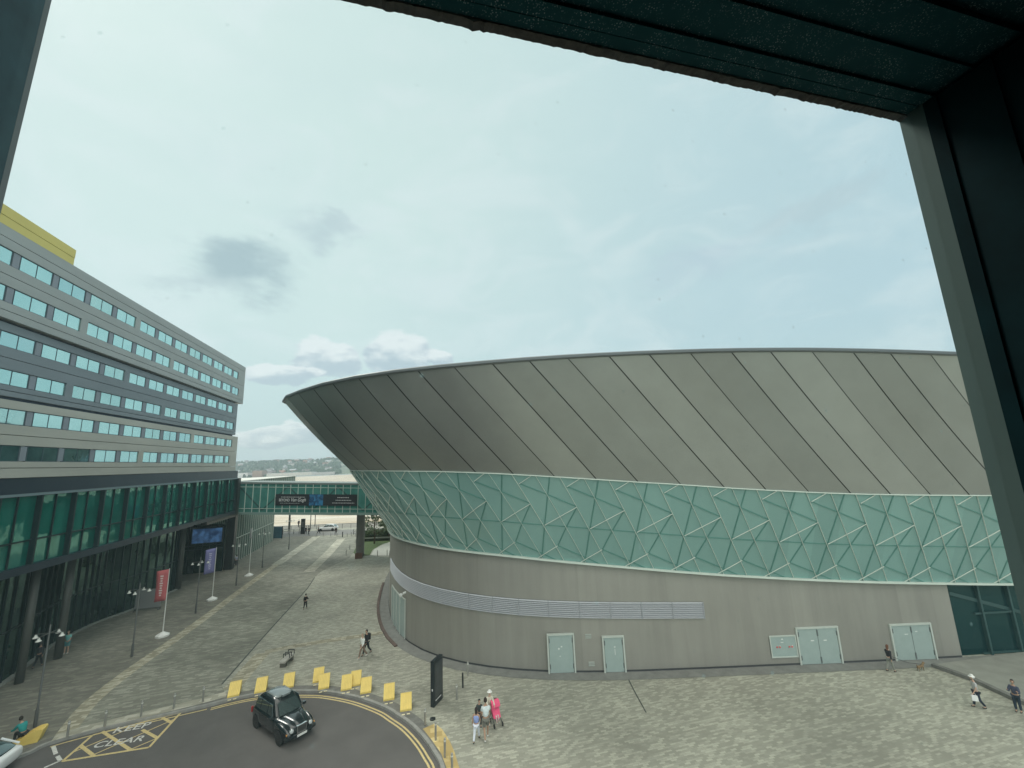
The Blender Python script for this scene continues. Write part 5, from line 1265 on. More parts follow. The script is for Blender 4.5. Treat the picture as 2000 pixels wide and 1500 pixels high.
# ================================================================ vehicles
def loft(mb, rings, close=True, cap=True):
    n = len(rings[0]); V = [p for r in rings for p in r]; F = []
    for k in range(len(rings) - 1):
        for j in range(n if close else n - 1):
            a = k * n + j; b = k * n + (j + 1) % n; F.append((a, b, b + n, a + n))
    if cap: F.append(tuple(range(n - 1, -1, -1))); F.append(tuple((len(rings) - 1) * n + j for j in range(n)))
    mb.faces(V, F)
def sub(o, lv=2):
    m = o.modifiers.new('sub', 'SUBSURF'); m.levels = lv; m.render_levels = lv
    for p in o.data.polygons: p.use_smooth = True
    return o
def ring_body(y, hw, z0, z1, sh=.10, tuck=.06):
    """cross section of a lower body at station y"""
    return [(-hw + tuck, y, z0), (-hw, y, z0 + .18), (-hw, y, z1 - sh - .05), (-hw + sh * .8, y, z1 - .01), (-hw * .45, y, z1 + .02), (hw * .45, y, z1 + .02), (hw - sh * .8, y, z1 - .01), (hw, y, z1 - sh - .05), (hw, y, z0 + .18), (hw - tuck, y, z0)]
def wheel(t, x, y, r, w, rimc):
    b = MB(); M_ = Matrix.Translation((x, y, r)) @ Matrix.Rotation(R(90), 4, 'Y')
    b.lathe([(r * .62, -w / 2), (r * .95, -w / 2), (r, -w * .3), (r, w * .3), (r * .95, w / 2), (r * .62, w / 2)], 24, (0, 0, 0), M_); wo = b.build('wheel', m_rubber, t, smooth='auto')
    b = MB(); b.lathe([(r * .15, -w * .42), (r * .6, -w * .40), (r * .62, 0), (r * .6, w * .40), (r * .15, w * .42)], 14, (0, 0, 0), M_)
    b.build('rim', rimc, wo, smooth='auto'); return wo
m_chrome = mat('chrome', (.75, .76, .75), .12, 1.0)
m_taxi = mat('taxi paint', (.010, .016, .018), .18, 0, coat=.8); m_taxi_skyroof = mat('taxi roof sky reflection', (.16, .185, .185), .18, 0, coat=1.0)  # black cab roof: sky reflection put into a paler base colour
m_autoglass = m_glass('car glass', (.012, .022, .022), (.7, .85, .85), .03, .12, 2.5)
m_lamp = mat('lamp clear', (.75, .8, .8), .1, .3); m_plate = mat('number plate', (.75, .76, .72), .5); m_amber = mat('amber lens', (.7, .3, .05), .3)
def make_taxi(loc, rz):
    t = thing('taxi', 'black rounded London style taxi cab turning in the circle', 'taxi', loc, rz)
    # y forward. lower body
    b = MB()
    S = [(-2.20, .70, .38, .86), (-2.10, .82, .30, .98), (-1.6, .87, .24, 1.04), (-.8, .88, .22, 1.06), (.2, .88, .22, 1.06), (.75, .87, .22, 1.05), (1.0, .80, .24, 1.04), (1.5, .70, .26, 1.00), (1.95, .60, .30, .93), (2.14, .50, .36, .84)]
    loft(b, [ring_body(*s) for s in S]); sub(b.build('body', m_taxi, t))
    # bonnet crown
    b = MB(); loft(b, [[(-w, y, z - .18), (-w * .8, y, z - .02), (-w * .3, y, z + .03), (w * .3, y, z + .03), (w * .8, y, z - .02), (w, y, z - .18)] for y, w, z in ((.72, .62, 1.10), (1.1, .54, 1.09), (1.6, .43, 1.05), (2.05, .33, .97), (2.20, .29, .84))]); sub(b.build('bonnet', m_taxi, t))
    # front wings over the wheels
    for s in (-1, 1):
        b = MB(); loft(b, [[(s * (x - w), y, z0), (s * (x - w * .8), y, z1 - .07), (s * x, y, z1), (s * (x + w * .7), y, z1 - .08), (s * (x + w), y, z0)] for y, x, w, z0, z1 in ((.70, .74, .14, .40, .90), (1.0, .74, .17, .66, .98), (1.42, .73, .19, .74, .97), (1.85, .70, .18, .60, .90), (2.12, .66, .15, .42, .76), (2.22, .62, .10, .45, .62))]); sub(b.build('wing', m_taxi, t))
    # cabin and roof
    b = MB()
    prof = [(-2.05, .78, 1.00), (-1.98, .74, 1.22), (-1.82, .68, 1.50), (-1.50, .64, 1.70), (-.9, .62, 1.80), (-.2, .61, 1.81), (.30, .60, 1.73)]
    def cab(y, w, zt_, zb=.98, wb=.82): return [(-wb, y, zb), (-lerp(wb, w, .55), y, lerp(zb, zt_, .55)), (-w, y, zt_ - .10), (-w * .75, y, zt_), (0, y, zt_ + .03), (w * .75, y, zt_), (w, y, zt_ - .10), (lerp(wb, w, .55), y, lerp(zb, zt_, .55)), (wb, y, zb)]
    loft(b, [cab(-2.02, .60, 1.12, .98, .74), cab(-1.90, .64, 1.42, .98, .78), cab(-1.70, .66, 1.62), cab(-1.3, .66, 1.77), cab(-.7, .65, 1.83), cab(-.1, .64, 1.82), cab(.22, .62, 1.74), cab(.52, .62, 1.36, .98, .80), cab(.80, .66, 1.10, .98, .78)]); sub(b.build('cabin', m_taxi, t))
    b = MB(); loft(b, [[(-w, y, z - .05), (-w * .8, y, z + .015), (0, y, z + .045), (w * .8, y, z + .015), (w, y, z - .05)] for y, w, z in ((-1.55, .46, 1.69), (-1.2, .55, 1.785), (-.7, .58, 1.835), (-.1, .57, 1.825), (.15, .52, 1.78))]); sub(b.build('roof', m_taxi_skyroof, t))
    # glass
    for s in (-1, 1):
        for (y0, y1, a, c) in ((-1.62, -1.02, .0, .0), (-.96, -.18, 0, 0), (-.12, .36, 0, .18)):
            b = MB(); P = [(s * .815, y0, 1.10), (s * .815, y1 + c, 1.10), (s * .715, y1 - c * .55, 1.60), (s * .715, y0 + (.10 if y0 < -1.5 else 0), 1.60)]
            b.hexa(P + [(p[0] + s * .02, p[1], p[2]) for p in P]); b.build('window', m_autoglass, t)
    b = MB(); P = [(-.62, .86, 1.10), (.62, .86, 1.10), (.52, .40, 1.62), (-.52, .40, 1.62)]; b.hexa(P + [(p[0], p[1] + .035, p[2] + .02) for p in P]); ws = b.build('windscreen', m_autoglass, t)
    b = MB(); b.bar((-.66, .83, 1.08), (-.55, .34, 1.66), .05, .04); b.bar((.66, .83, 1.08), (.55, .34, 1.66), .05, .04); b.build('pillar', m_taxi, t)
    b = MB(); b.bar((.1, .90, 1.13), (.45, .66, 1.36), .015, .015); b.bar((-.35, .90, 1.13), (.0, .68, 1.34), .015, .015); b.build('wiper', m_dark, ws)
    b = MB(); P = [(-.50, -1.98, 1.15), (.50, -1.98, 1.15), (.44, -1.80, 1.50), (-.44, -1.80, 1.50)]; b.hexa([(p[0], p[1] - .03, p[2]) for p in P] + P); b.build('rear_window', m_autoglass, t)
    b = MB(); b.box(-.22, .22, .16, .30, 1.80, 1.90); b.build('roof_sign', m_taxi_skyroof, t)
    # grille, lamps, bumper, plates
    b = MB(); b.box(-.27, .27, 2.13, 2.235, .52, .90); g = b.build('grille', m_chrome, t)
    b = MB()
    for k in range(9): b.box(-.235 + k * .053, -.235 + k * .053 + .034, 2.236, 2.242, .56, .86)
    b.build('slat', m_dark, g)
    for s in (-1, 1):
        b = MB(); b.lathe([(.10, -.06), (.105, .03), (.08, .06), (.0, .07)], 16, (0, 0, 0), Matrix.Translation((s * .52, 2.14, .74)) @ Matrix.Rotation(R(-90), 4, 'X')); h = b.build('headlight', m_lamp, t, smooth='auto')
        b = MB(); b.lathe([(.115, -.04), (.125, 0), (.115, .035)], 16, (0, 0, 0), Matrix.Translation((s * .52, 2.14, .74)) @ Matrix.Rotation(R(-90), 4, 'X')); b.build('bezel', m_chrome, h)
        b = MB(); b.box(s * .74 - .05, s * .74 + .05, 2.04, 2.12, .60, .67); b.build('indicator', m_amber, t)
        b = MB(); b.box(s * .95 - .08, s * .95 + .08, .52, .66, 1.04, 1.18); b.bar((s * .80, .60, 1.06), (s * .92, .60, 1.10), .04, .04); b.build('mirror', m_taxi, t)
        b = MB(); b.box(s * .885 - .01, s * .885 + .01, -.80, -.66, .93, .96); b.box(s * .885 - .01, s * .885 + .01, .0, .14, .93, .96); b.build('door_handle', m_chrome, t)
        b = MB(); b.box(s * .884 - .004, s * .884 + .004, -.995, -.985, .35, 1.05); b.box(s * .884 - .004, s * .884 + .004, -.155, -.145, .35, 1.05); b.box(s * .884 - .004, s * .884 + .004, .665, .675, .35, 1.02); b.build('door_gap', m_rubber, t)
        b = MB(); b.box(s * .78 - .05, s * .78 + .05, -2.20, -2.12, .60, .90); b.build('tail_light', mat('red lens', (.4, .03, .03), .3), t)
    b = MB(); loft(b, [[(x, 2.20 - abs(x) ** 2 * .22, .36), (x, 2.28 - abs(x) ** 2 * .22, .38), (x, 2.28 - abs(x) ** 2 * .22, .50), (x, 2.20 - abs(x) ** 2 * .22, .52)] for x in (-.86, -.6, -.3, 0, .3, .6, .86)]); b.build('bumper', m_taxi, t)
    b = MB(); b.box(-.27, .27, 2.285, 2.30, .38, .49); b.build('number_plate', m_plate, t)
    rimc = mat('wheel trim', (.30, .31, .31), .4, .6)
    for s in (-1, 1):
        wheel(t, s * .76, 1.42, .33, .20, rimc); wheel(t, s * .76, -1.42, .33, .20, rimc)
        for yy in (1.42, -1.42):
            b = MB(); b.lathe([(.37, -.02), (.40, .0), (.37, .02)], 20, (0, 0, 0), Matrix.Translation((s * .86, yy, .34)) @ Matrix.Rotation(R(90), 4, 'Y')); b.build('wheel_arch', m_black, t)
    return t
ff = gp(545, 1457, -.13); hd = R(-36)      # heading of the bonnet
fw = Vector((math.cos(hd), math.sin(hd), 0)); lf = Vector((-fw.y, fw.x, 0))
tc_ = ff - fw * 1.42 + lf * .80
make_taxi((tc_.x, tc_.y, -.13), hd - R(90)).scale = (.95, .95, .95)
def make_car(name, label, loc, rz, paint, scale=1.0):
    t = thing(name, label, 'car', loc, rz)
    b = MB(); S = [(-2.15, .66, .42, .78), (-2.05, .80, .30, .92), (-1.4, .87, .20, .94), (0, .89, .18, .92), (1.0, .88, .18, .90), (1.7, .84, .22, .82), (2.05, .74, .28, .70), (2.2, .60, .34, .60)]
    loft(b, [ring_body(*s) for s in S]); sub(b.build('body', paint, t))
    def cab(y, w, zt_, zb=.86, wb=.80): return [(-wb, y, zb), (-lerp(wb, w, .5), y, lerp(zb, zt_, .5)), (-w, y, zt_ - .06), (-w * .8, y, zt_), (w * .8, y, zt_), (w, y, zt_ - .06), (lerp(wb, w, .5), y, lerp(zb, zt_, .5)), (wb, y, zb)]
    b = MB(); loft(b, [cab(-1.95, .6, .94), cab(-1.5, .60, 1.20), cab(-1.0, .61, 1.38), (cab(-.4, .62, 1.44)), cab(.2, .60, 1.40), cab(.65, .60, 1.16), cab(1.1, .62, .90)]); sub(b.build('cabin', m_autoglass, t))
    b = MB(); loft(b, [[(-w, y, z - .05), (-w * .8, y, z + .02), (w * .8, y, z + .02), (w, y, z - .05)] for y, w, z in ((-1.35, .56, 1.27), (-.9, .59, 1.40), (-.3, .60, 1.445), (.15, .58, 1.42), (.35, .56, 1.35))]); sub(b.build('roof', paint, t))
    for s in (-1, 1):
        b = MB(); b.bar((s * .79, 1.0, .90), (s * .60, .28, 1.38), .05, .05); b.bar((s * .74, -.45, .92), (s * .63, -.45, 1.38), .06, .05); b.bar((s * .78, -1.85, .92), (s * .58, -1.2, 1.34), .10, .05); b.build('pillar', paint, t)
        b = MB(); b.box(s * .60 - .12, s * .60 + .12, 2.02, 2.10, .58, .68); b.build('headlight', m_lamp, t)
        b = MB(); b.box(s * .92 - .06, s * .92 + .06, .62, .74, .92, 1.03); b.build('mirror', paint, t)
        for yy in (1.36, -1.32): wheel(t, s * .78, yy, .32, .20, m_steel)
    b = MB(); b.box(-.26, .26, 2.14, 2.17, .36, .46); b.build('number_plate', m_plate, t)
    return t
m_wpaint = mat('white paint', (.78, .80, .80), .25, coat=.6)
make_car('parked_car', 'white car entering at the bottom left corner, mostly out of the picture', gp(-14, 1500, -.13) + Vector((-.75, -.95, 0)), R(105), m_wpaint)
make_car('parked_car', 'white hatchback standing on the quay road beyond the footbridge', gp(641, 1036.5), R(90), m_wpaint)

# ================================================================ people
def skin(verts, edges, radii, lv=1, smooth=True):
    me = bpy.data.meshes.new('s'); me.from_pydata([tuple(v) for v in verts], edges, []); o = bpy.data.objects.new('s', me); col.objects.link(o)
    m = o.modifiers.new('k', 'SKIN'); m.use_smooth_shade = True
    for i, v in enumerate(me.skin_vertices[0].data):
        r = radii[i]; v.radius = r if isinstance(r, tuple) else (r, r); v.use_root = (i == 0)
    s = o.modifiers.new('u', 'SUBSURF'); s.levels = lv; s.render_levels = lv
    dg = bpy.context.evaluated_depsgraph_get(); out = bpy.data.meshes.new_from_object(o.evaluated_get(dg)); bpy.data.objects.remove(o); return out
SKINS = [mat('skin %d' % i, c, .55) for i, c in enumerate([(.55, .36, .27), (.42, .26, .18), (.20, .12, .08)])]
def cloth(c): return mat('cloth %.2f %.2f %.2f' % c, c, .85, var=.12, vscale=9)
def person(label, px, py, h, face, top, bottom, hair, skin_i=0, pose='walk', shorts=False, sleeve='short', longhair=False, hat=None, arm=(0.3, -0.3), elbow=(0.4, 0.4), stride=.32, lean=.04, z0=0.0, pos=None, bag=None, pack=None, dress=False, name='person', cat='person'):
    g = pos if pos is not None else gp(px, py)
    t = thing(name, label, cat, (g[0], g[1], z0 if pos is None else g[2]), face); k = h / 1.75
    V, E, Rr = [], [], []
    def add(p, r, par=None):
        V.append(Vector(p) * k); Rr.append(tuple(x * k for x in r) if isinstance(r, tuple) else r * k)
        if par is not None: E.append((par, len(V) - 1))
        return len(V) - 1
    sit = pose == 'sit'; hz = .50 if sit else .93
    up = Vector((0, math.sin(lean), math.cos(lean)))
    pel = add((0, 0, hz), (.135, .10)); P = lambda d, x=0, y=0: Vector((x, y, hz)) + up * d
    sp = add(P(.20), (.125, .095), pel); ch = add(P(.40), (.155, .105), sp); nk = add(P(.56), (.058, .055), ch); hb_ = add(P(.66), (.052, .055), nk)
    J = {}
    for s, nm in ((-1, 'L'), (1, 'R')):
        i_ = 0 if s < 0 else 1
        sh = add(P(.475, s * .165), .056, ch); a = arm[i_]; eb = elbow[i_]
        ep = P(.475, s * .215) + Vector((0, math.sin(a), -math.cos(a))) * .29; el = add(ep, .040, sh)
        wpv = ep + Vector((-s * .02, math.sin(a + eb), -math.cos(a + eb))) * .25; wr = add(wpv, .026, el)
        hd_ = Vector((0, math.sin(a + eb), -math.cos(a + eb))); pm = add(wpv + hd_ * .075, (.030, .018), wr)
        for q in range(4):
            off = Vector((0, (q - 1.5) * .018, 0)) + Vector((-s * .004 * q, 0, 0)); ln = (.062, .072, .068, .052)[q]
            f1 = add(wpv + hd_ * .10 + off, .009, pm); f2 = add(wpv + hd_ * (.10 + ln) + off + Vector((-s * .018, 0, 0)), .008, f1)
        th = add(wpv + hd_ * .065 + Vector((-s * .012, .035, 0)), .010, pm); add(wpv + hd_ * .105 + Vector((-s * .02, .048, 0)), .009, th)
        J[nm] = (P(.475, s * .165), ep, wpv)
        hp = Vector((s * .088, 0, hz - .04)); h1 = add(hp, .085, pel)
        if sit:
            kn = Vector((s * .11, .44, hz + .02)); an = Vector((s * .12, .52 + .05 * s, .08)); 
        else:
            st_ = stride * s * (1 if pose == 'walk' else .12); kn = Vector((s * .095, math.sin(st_) * .42 + .03, hz - .04 - .42 * math.cos(st_))); bk = .35 if (pose == 'walk' and s < 0) else .05
            an = kn + Vector((0, math.sin(st_ - bk) * .42, -.42 * math.cos(st_ - bk) + .01)); an.z = max(an.z, .085)
        kk = add(kn, .055, h1); ak = add(an, .036, kk); tk = add(an + Vector((0, .13, -.045)), .034, ak)
        J[nm + 'l'] = (hp, kn, an)
    me = skin(V, E, Rr)
    bm = bmesh.new(); bm.from_mesh(me)
    hc = (P(.66) + up * .105) * k + Vector((0, .02 * k, 0)); r = bmesh.ops.create_icosphere(bm, subdivisions=3, radius=1)
    for v in r['verts']:
        x, y, z = v.co; hx, hy, hz_ = .075, .092, .118
        if z < 0: hx *= 1 - .30 * (-z) ** 1.5
        nose = .022 * math.exp(-((x / .18) ** 2 + ((z + .05) / .22) ** 2)) if y > 0 else 0
        eye = -.008 * math.exp(-(((abs(x) - .38) / .16) ** 2 + ((z - .12) / .12) ** 2)) if y > 0 else 0
        lip = .005 * math.exp(-((x / .25) ** 2 + ((z + .45) / .08) ** 2)) if y > 0 else 0
        ear = .014 * math.exp(-((y / .18) ** 2 + ((z - .02) / .25) ** 2)) if abs(x) > .85 else 0
        v.co = hc + Vector(((x * hx + math.copysign(ear, x)), y * hy + nose + eye + lip, z * hz_)) * k
    for f in bm.faces: f.smooth = True
    bm.to_mesh(me); bm.free(); me.name = 'body'; me.materials.clear(); me.materials.append(SKINS[skin_i])
    bo = bpy.data.objects.new('body', me); col.objects.link(bo); bo.parent = t
    def part(nm, chain, m, lv=1):
        vs_, es, rs = [], [], []
        for (p, r_, par) in chain: vs_.append(Vector(p) * k); rs.append(tuple(x * k for x in r_) if isinstance(r_, tuple) else r_ * k); (es.append((par, len(vs_) - 1)) if par is not None else None)
        q = skin(vs_, es, rs, lv); q.name = nm; q.materials.clear(); q.materials.append(m); o = bpy.data.objects.new(nm, q); col.objects.link(o); o.parent = t; return o
    ex = .018
    C = [(P(.02), (.150 + ex, .112 + ex), None), (P(.20), (.135 + ex, .10 + ex), 0), (P(.40), (.160 + ex, .112 + ex), 1), (P(.52), (.085, .075), 2)]
    for nm in ('L', 'R'):
        s_, e_, w_ = J[nm]; C.append((s_, .064 + ex, 2)); q = len(C) - 1
        if sleeve == 'short': C.append((s_.lerp(e_, .65), .052 + ex, q))
        elif sleeve == 'long': C.append((e_, .046 + ex, q)); C.append((w_ + (e_ - w_) * .08, .032 + ex, len(C) - 1))
    part('top', C, cloth(top))
    C = [(P(.03), (.142 + ex, .108 + ex), None)]
    for nm in ('L', 'R'):
        hp, kn, an = J[nm + 'l']; C.append((hp, .092 + ex, 0)); q = len(C) - 1
        if shorts: C.append((hp.lerp(kn, .85), .075 + ex, q))
        else: C.append((kn, .060 + ex, q)); C.append((an + Vector((0, 0, .03)), .046 + ex, len(C) - 1))
    part('trousers' if not shorts else 'shorts', C, cloth(bottom))
    for nm in ('L', 'R'):
        an = J[nm + 'l'][2]; part('shoe', [(an + Vector((0, -.04, -.04)), (.045, .042), None), (an + Vector((0, .07, -.045)), (.045, .036), 0), (an + Vector((0, .17, -.05)), (.038, .028), 1)], cloth((.7, .7, .68) if shorts or skin_i == 0 and top[0] > .5 else (.03, .03, .03)))
    # hair or hat
    bm = bmesh.new(); r = bmesh.ops.create_icosphere(bm, subdivisions=3, radius=1)
    for v in r['verts']:
        x, y, z = v.co; yy = y * .106 - .012
        if y > .35 and z < .45: yy = min(yy, .02)
        zz = z * .128 + .012
        if longhair and z < 0 and y < .3: zz = z * .30; yy = y * .085 - .045; x = x * (1 + .1 * z)
        elif z < -.15: zz = max(zz, -.055); 
        v.co = hc + Vector((x * .088, yy, zz)) * k
    for f in bm.faces: f.smooth = True
    q = bpy.data.meshes.new('hair'); bm.to_mesh(q); bm.free(); q.materials.append(cloth(hair)); o = bpy.data.objects.new('hair', q); col.objects.link(o); o.parent = t
    if hat:
        b = MB(); b.lathe([(.16, .02), (.16, .035), (.10, .045), (.098, .10), (.07, .14), (.01, .15)], 16, tuple(hc / k + Vector((0, .0, .035)))); 
        b.v = [tuple(Vector(v) * k) for v in b.v]; b.build('hat', cloth(hat), t, smooth='auto')
    if dress:
        b = MB(); b.lathe([(.26, .55), (.20, .8), (.16, .98)], 14); b.v = [tuple(Vector(v) * k) for v in b.v]; b.build('skirt', cloth(bottom), t, smooth=True)
    if bag or pack:
        c, nm2, lab2, grp = (bag or pack)
        M_ = Matrix.Translation(t.location) @ Matrix.Rotation(face, 4, 'Z')
        if bag:
            p = M_ @ (J['L'][2] * k); bt = thing(nm2, lab2, 'bag', p - Vector((0, 0, .48)), face); b = MB(); b.hexa([(-.05, -.13, .1), (.05, -.13, .1), (.05, .13, .1), (-.05, .13, .1), (-.035, -.12, .36), (.035, -.12, .36), (.035, .12, .36), (-.035, .12, .36)]); b.build('pouch', cloth(c), bt); b = MB(); b.tube([(0, -.09, .33), (0, -.05, .44), (0, .05, .44), (0, .09, .33)], .01, 6); b.build('strap', cloth(c), bt)
        else:
            p = M_ @ (P(.34, 0, -.20) * k); bt = thing(nm2, lab2, 'backpack', p - Vector((0, 0, .22)), face); b = MB(); b.box(-.15, .15, -.09, .08, 0, .44); pb_ = b.build('pouch', cloth(c), bt); bv = pb_.modifiers.new('b', 'BEVEL'); bv.width = .05; bv.segments = 3
            b = MB(); b.bar((-.09, .09, .40), (-.09, .12, .1), .04, .02); b.bar((.09, .09, .40), (.09, .12, .1), .04, .02); b.build('strap', cloth(c), bt)
    return t
def face_to(px0, py0, px1, py1):
    a, c = gp(px0, py0), gp(px1, py1); return math.atan2(c.y - a.y, c.x - a.x) - R(90)
person('person in a turquoise shirt and shorts standing by the hall wall at far left', 129, 1276, 1.66, R(200), (.20, .52, .50), (.10, .30, .32), (.05, .04, .03), 0, 'stand', True, elbow=(.9, .9))
person('person in dark clothes walking past the glass close to the nearest lamp standard', 73, 1304, 1.70, R(20), (.03, .035, .04), (.02, .025, .03), (.03, .03, .03), 1, 'walk', sleeve='long')
person('lone walker in black crossing the street towards the river', 596, 1190, 1.42, R(10), (.015, .018, .018), (.02, .02, .022), (.03, .02, .015), 0, 'walk', sleeve='long', arm=(.1, .5), elbow=(.3, .8))
person('person in a white top and brown trousers walking beside someone with a backpack', 708, 1285, 1.62, R(150), (.78, .80, .78), (.24, .17, .13), (.30, .24, .18), 0, 'walk', sleeve='long', arm=(.35, -.3))
person('person dressed in black with a backpack, behind the one in the white top', 716, 1279, 1.70, R(150), (.02, .02, .025), (.015, .015, .02), (.02, .02, .02), 1, 'walk', sleeve='long', pack=((.02, .02, .022), 'backpack', 'black backpack worn by the walker in black near the arena corner', None))
person('man in a white T-shirt and grey shorts, tallest of the family group', 950, 1444, 1.82, R(12), (.66, .74, .76), (.15, .15, .13), (.03, .02, .015), 1, 'walk', True, arm=(.25, .3), elbow=(.5, .9), stride=.22)
person('woman with long dark hair, blue top and pale trousers in the family group', 931, 1449, 1.50, R(-6), (.28, .36, .68), (.68, .72, .80), (.03, .02, .02), 1, 'walk', sleeve='none', longhair=True, arm=(-.2, .3), stride=.36)
person('woman in a cream top and white cap pushing the pink pushchair', 957, 1410, 1.52, R(195), (.62, .58, .48), (.50, .46, .36), (.4, .35, .3), 0, 'walk', sleeve='long', hat=(.80, .80, .78), arm=(.75, .75), elbow=(.5, .5), lean=.12)
person('child in black between the man in white and the long haired woman', 937, 1420, 1.30, R(185), (.04, .05, .05), (.03, .03, .04), (.02, .02, .02), 1, 'stand', sleeve='short', arm=(.7, .5))
person('blurred walker in black with reddish hair passing the right hand double door', 1741, 1312, 1.50, R(-80), (.012, .015, .022), (.26, .27, .24), (.16, .07, .04), 0, 'walk', sleeve='long', longhair=True, shorts=False, stride=.2)
person('person in a patterned shirt, white hat and dark trousers carrying a white bag', 1913, 1383, 1.52, R(70), (.45, .46, .46), (.02, .03, .05), (.6, .6, .6), 0, 'walk', sleeve='short', hat=(.80, .80, .78), arm=(.2, -.4), bag=((.78, .80, .80), 'carrier_bag', 'white carrier bag held by the walker in the patterned shirt', None), lean=.04, stride=.2)
person('person in a navy top and trousers at the right edge holding a phone', 1991, 1391, 1.50, R(120), (.05, .06, .10), (.015, .03, .05), (.04, .03, .03), 1, 'stand', sleeve='long', arm=(.5, .5), elbow=(1.6, 1.6))
person('person in a white shirt at the foot of the black portal', 456, 1104, 1.66, R(30), (.60, .62, .66), (.05, .05, .06), (.03, .03, .03), 0, 'walk', sleeve='short', stride=.2)
person('person in a pale blue shirt right behind the one in white by the portal', 461, 1106, 1.60, R(30), (.40, .44, .55), (.06, .06, .07), (.03, .03, .03), 0, 'stand', sleeve='short')
for n, (px, py, top, h) in enumerate([(597, 1044, (.05, .05, .06), 1.7), (603, 1045, (.04, .05, .05), 1.75), (622, 1043, (.10, .08, .07), 1.7), (656, 1045, (.03, .03, .04), 1.72), (583, 1030, (.04, .04, .05), 1.8)]):
    person(nm_[n] + ' dark figure from the left in the group near the quay road' if n < 4 else 'lone dark figure on the quay at the river rail', px, py, h, R(60 * n), top, (.03, .03, .04), (.03, .03, .03), n % 2, 'walk', sleeve='long')
sp_ = SEAT11.location; person('person in a teal jacket sitting bent forward on the yellow seat at bottom left', 0, 0, 1.70, R(75), (.02, .26, .25), (.02, .025, .03), (.03, .025, .02), 1, 'sit', sleeve='long', lean=.55, arm=(.7, .7), elbow=(.6, .6), pos=(sp_.x - .22, sp_.y - .02, .0))
# pink pushchair with a child in it
g = gp(969, 1414); face = R(205)
t = thing('pushchair', 'bright pink pushchair with black wheels pushed by the woman in the cap', 'pushchair', g, face)
m_pk = cloth((.80, .10, .22)); b = MB(); b.hexa([(-.2, -.12, .42), (.2, -.12, .42), (.2, .22, .38), (-.2, .22, .38), (-.2, -.22, .95), (.2, -.22, .95), (.2, -.14, .98), (-.2, -.14, .98)]); b.build('seat', m_pk, t)
b = MB(); V = []
for i in range(7):
    a = R(10 + i * 22)
    V.append([(-.23, -.16 + .30 * math.cos(a) * .9, .80 + .30 * math.sin(a)), (.23, -.16 + .30 * math.cos(a) * .9, .80 + .30 * math.sin(a))])
for i in range(6): b.face([V[i][0], V[i][1], V[i + 1][1], V[i + 1][0]])
o = b.build('canopy', m_pk, t); o.modifiers.new('s', 'SOLIDIFY').thickness = .02
b = MB()
for s in (-1, 1): b.tube([(s * .22, .32, .12), (s * .22, -.1, .55), (s * .22, -.42, 1.02)], .014, 6); b.tube([(s * .22, -.30, .1), (s * .22, .05, .5)], .014, 6); b.bar((s * .22, .2, .25), (s * .22, .45, .1), .03, .02)
b.tube([(-.22, -.42, 1.02), (.22, -.42, 1.02)], .02, 6); b.build('frame', m_dark, t)
for s in (-1, 1):
    for yy in (.34, -.30): b = MB(); b.lathe([(.03, -.02), (.10, -.02), (.11, 0), (.10, .02), (.03, .02)], 14, (0, 0, 0), Matrix.Translation((s * .24, yy, .11)) @ Matrix.Rotation(R(90), 4, 'Y')); b.build('wheel', m_rubber, t)
M_ = Matrix.Translation(g) @ Matrix.Rotation(face, 4, 'Z'); cp = M_ @ Vector((0, -.02, .18))
person('small child in pink sitting in the pink pushchair', 0, 0, .95, face, (.75, .40, .45), (.70, .45, .48), (.5, .35, .2), 0, 'sit', sleeve='short', lean=-.25, pos=(cp.x, cp.y, .20))
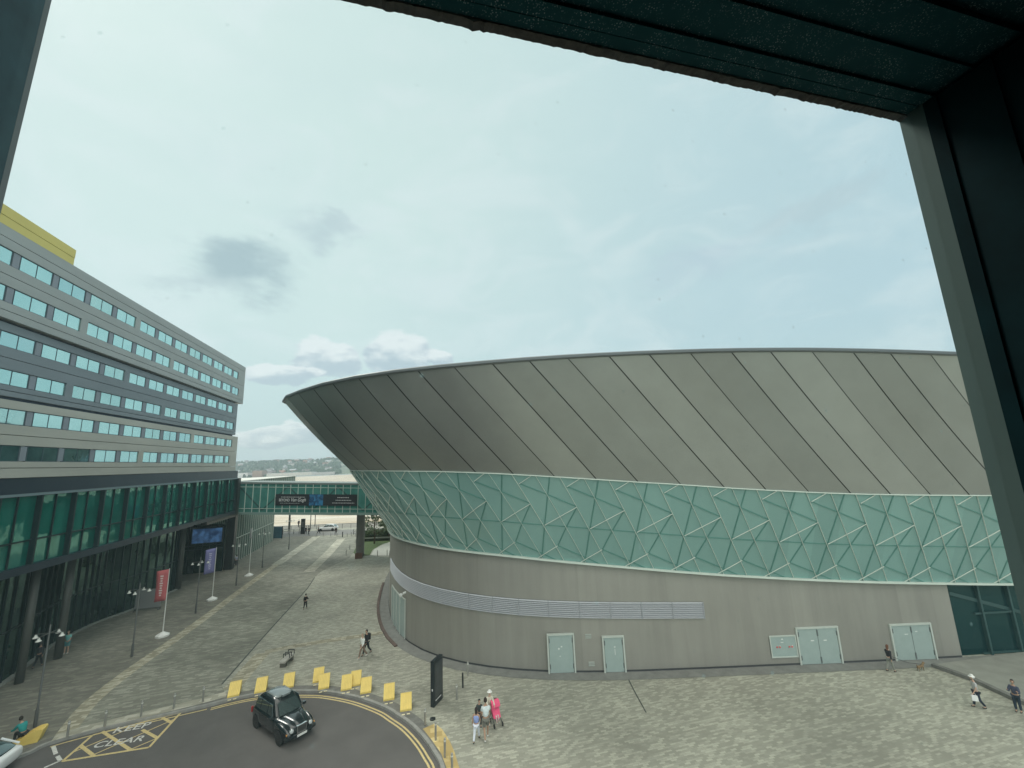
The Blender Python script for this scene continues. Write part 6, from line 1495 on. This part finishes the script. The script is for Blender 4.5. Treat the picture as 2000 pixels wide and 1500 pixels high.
# small dog on a lead
g = gp(1799, 1310); t = thing('dog', 'small tan dog on a lead by the right hand double door', 'dog', g, R(-75))
V = [(0, -.20, .26), (0, 0, .25), (0, .17, .27), (0, .26, .36), (0, .34, .40), (0, .43, .385)]; E = [(0, 1), (1, 2), (2, 3), (3, 4), (4, 5)]; Rr = [.072, .066, .085, .05, .056, .024]
def ad(p, r, par): V.append(p); E.append((par, len(V) - 1)); Rr.append(r); return len(V) - 1
for s in (-1, 1):
    a = ad((s * .055, -.20, .18), .036, 0); a = ad((s * .06, -.15, .13), .022, a); a = ad((s * .06, -.22, .08), .016, a); a = ad((s * .06, -.205, .02), .016, a); ad((s * .06, -.17, .012), .016, a)
    a = ad((s * .055, .17, .17), .028, 2); a = ad((s * .055, .16, .09), .018, a); a = ad((s * .055, .17, .02), .016, a); ad((s * .055, .20, .012), .016, a)
    ad((s * .045, .335, .465), .014, 4)
a = ad((0, -.28, .33), .018, 0); ad((0, -.31, .42), .010, a)
me = skin([Vector(v) for v in V], E, Rr); me.materials.clear(); me.materials.append(mat('dog fur', (.22, .15, .08), .9, var=.3, vscale=14)); o = bpy.data.objects.new('body', me); col.objects.link(o); o.parent = t
b = MB(); b.lathe([(.058, -.012), (.058, .012)], 14, (0, 0, 0), Matrix.Translation((0, .235, .325)) @ Matrix.Rotation(R(50), 4, 'X')); b.build('collar', m_dark, t)
g2 = gp(1741, 1312) + Vector((.25, 0, .85)); t = thing('dog_lead', 'thin lead running from the walker in black down to the tan dog', 'lead', g2)
e_ = (g + Vector((.1, 0, .36))) - g2; b = MB(); b.tube([(0, 0, 0), e_ * .5 - Vector((0, 0, .12)), e_], .012, 6); b.build('cord', m_dark, t)

# ================================================================ air
hz_ = MB(); hz_.box(-2600, 2600, -60, 2900, -9, 130)
hm = bpy.data.materials.new('haze'); hm.use_nodes = True; N = hm.node_tree.nodes; L = hm.node_tree.links; N.remove(N['Principled BSDF'])
pv = N.new('ShaderNodeVolumePrincipled'); pv.inputs['Color'].default_value = (.78, .90, 1.0, 1); pv.inputs['Density'].default_value = .00028; pv.inputs['Anisotropy'].default_value = 0
L.new(pv.outputs[0], N['Material Output'].inputs['Volume'])
USE_HAZE = True
if USE_HAZE: ho = hz_.build('haze', hm); ho['kind'] = 'stuff'
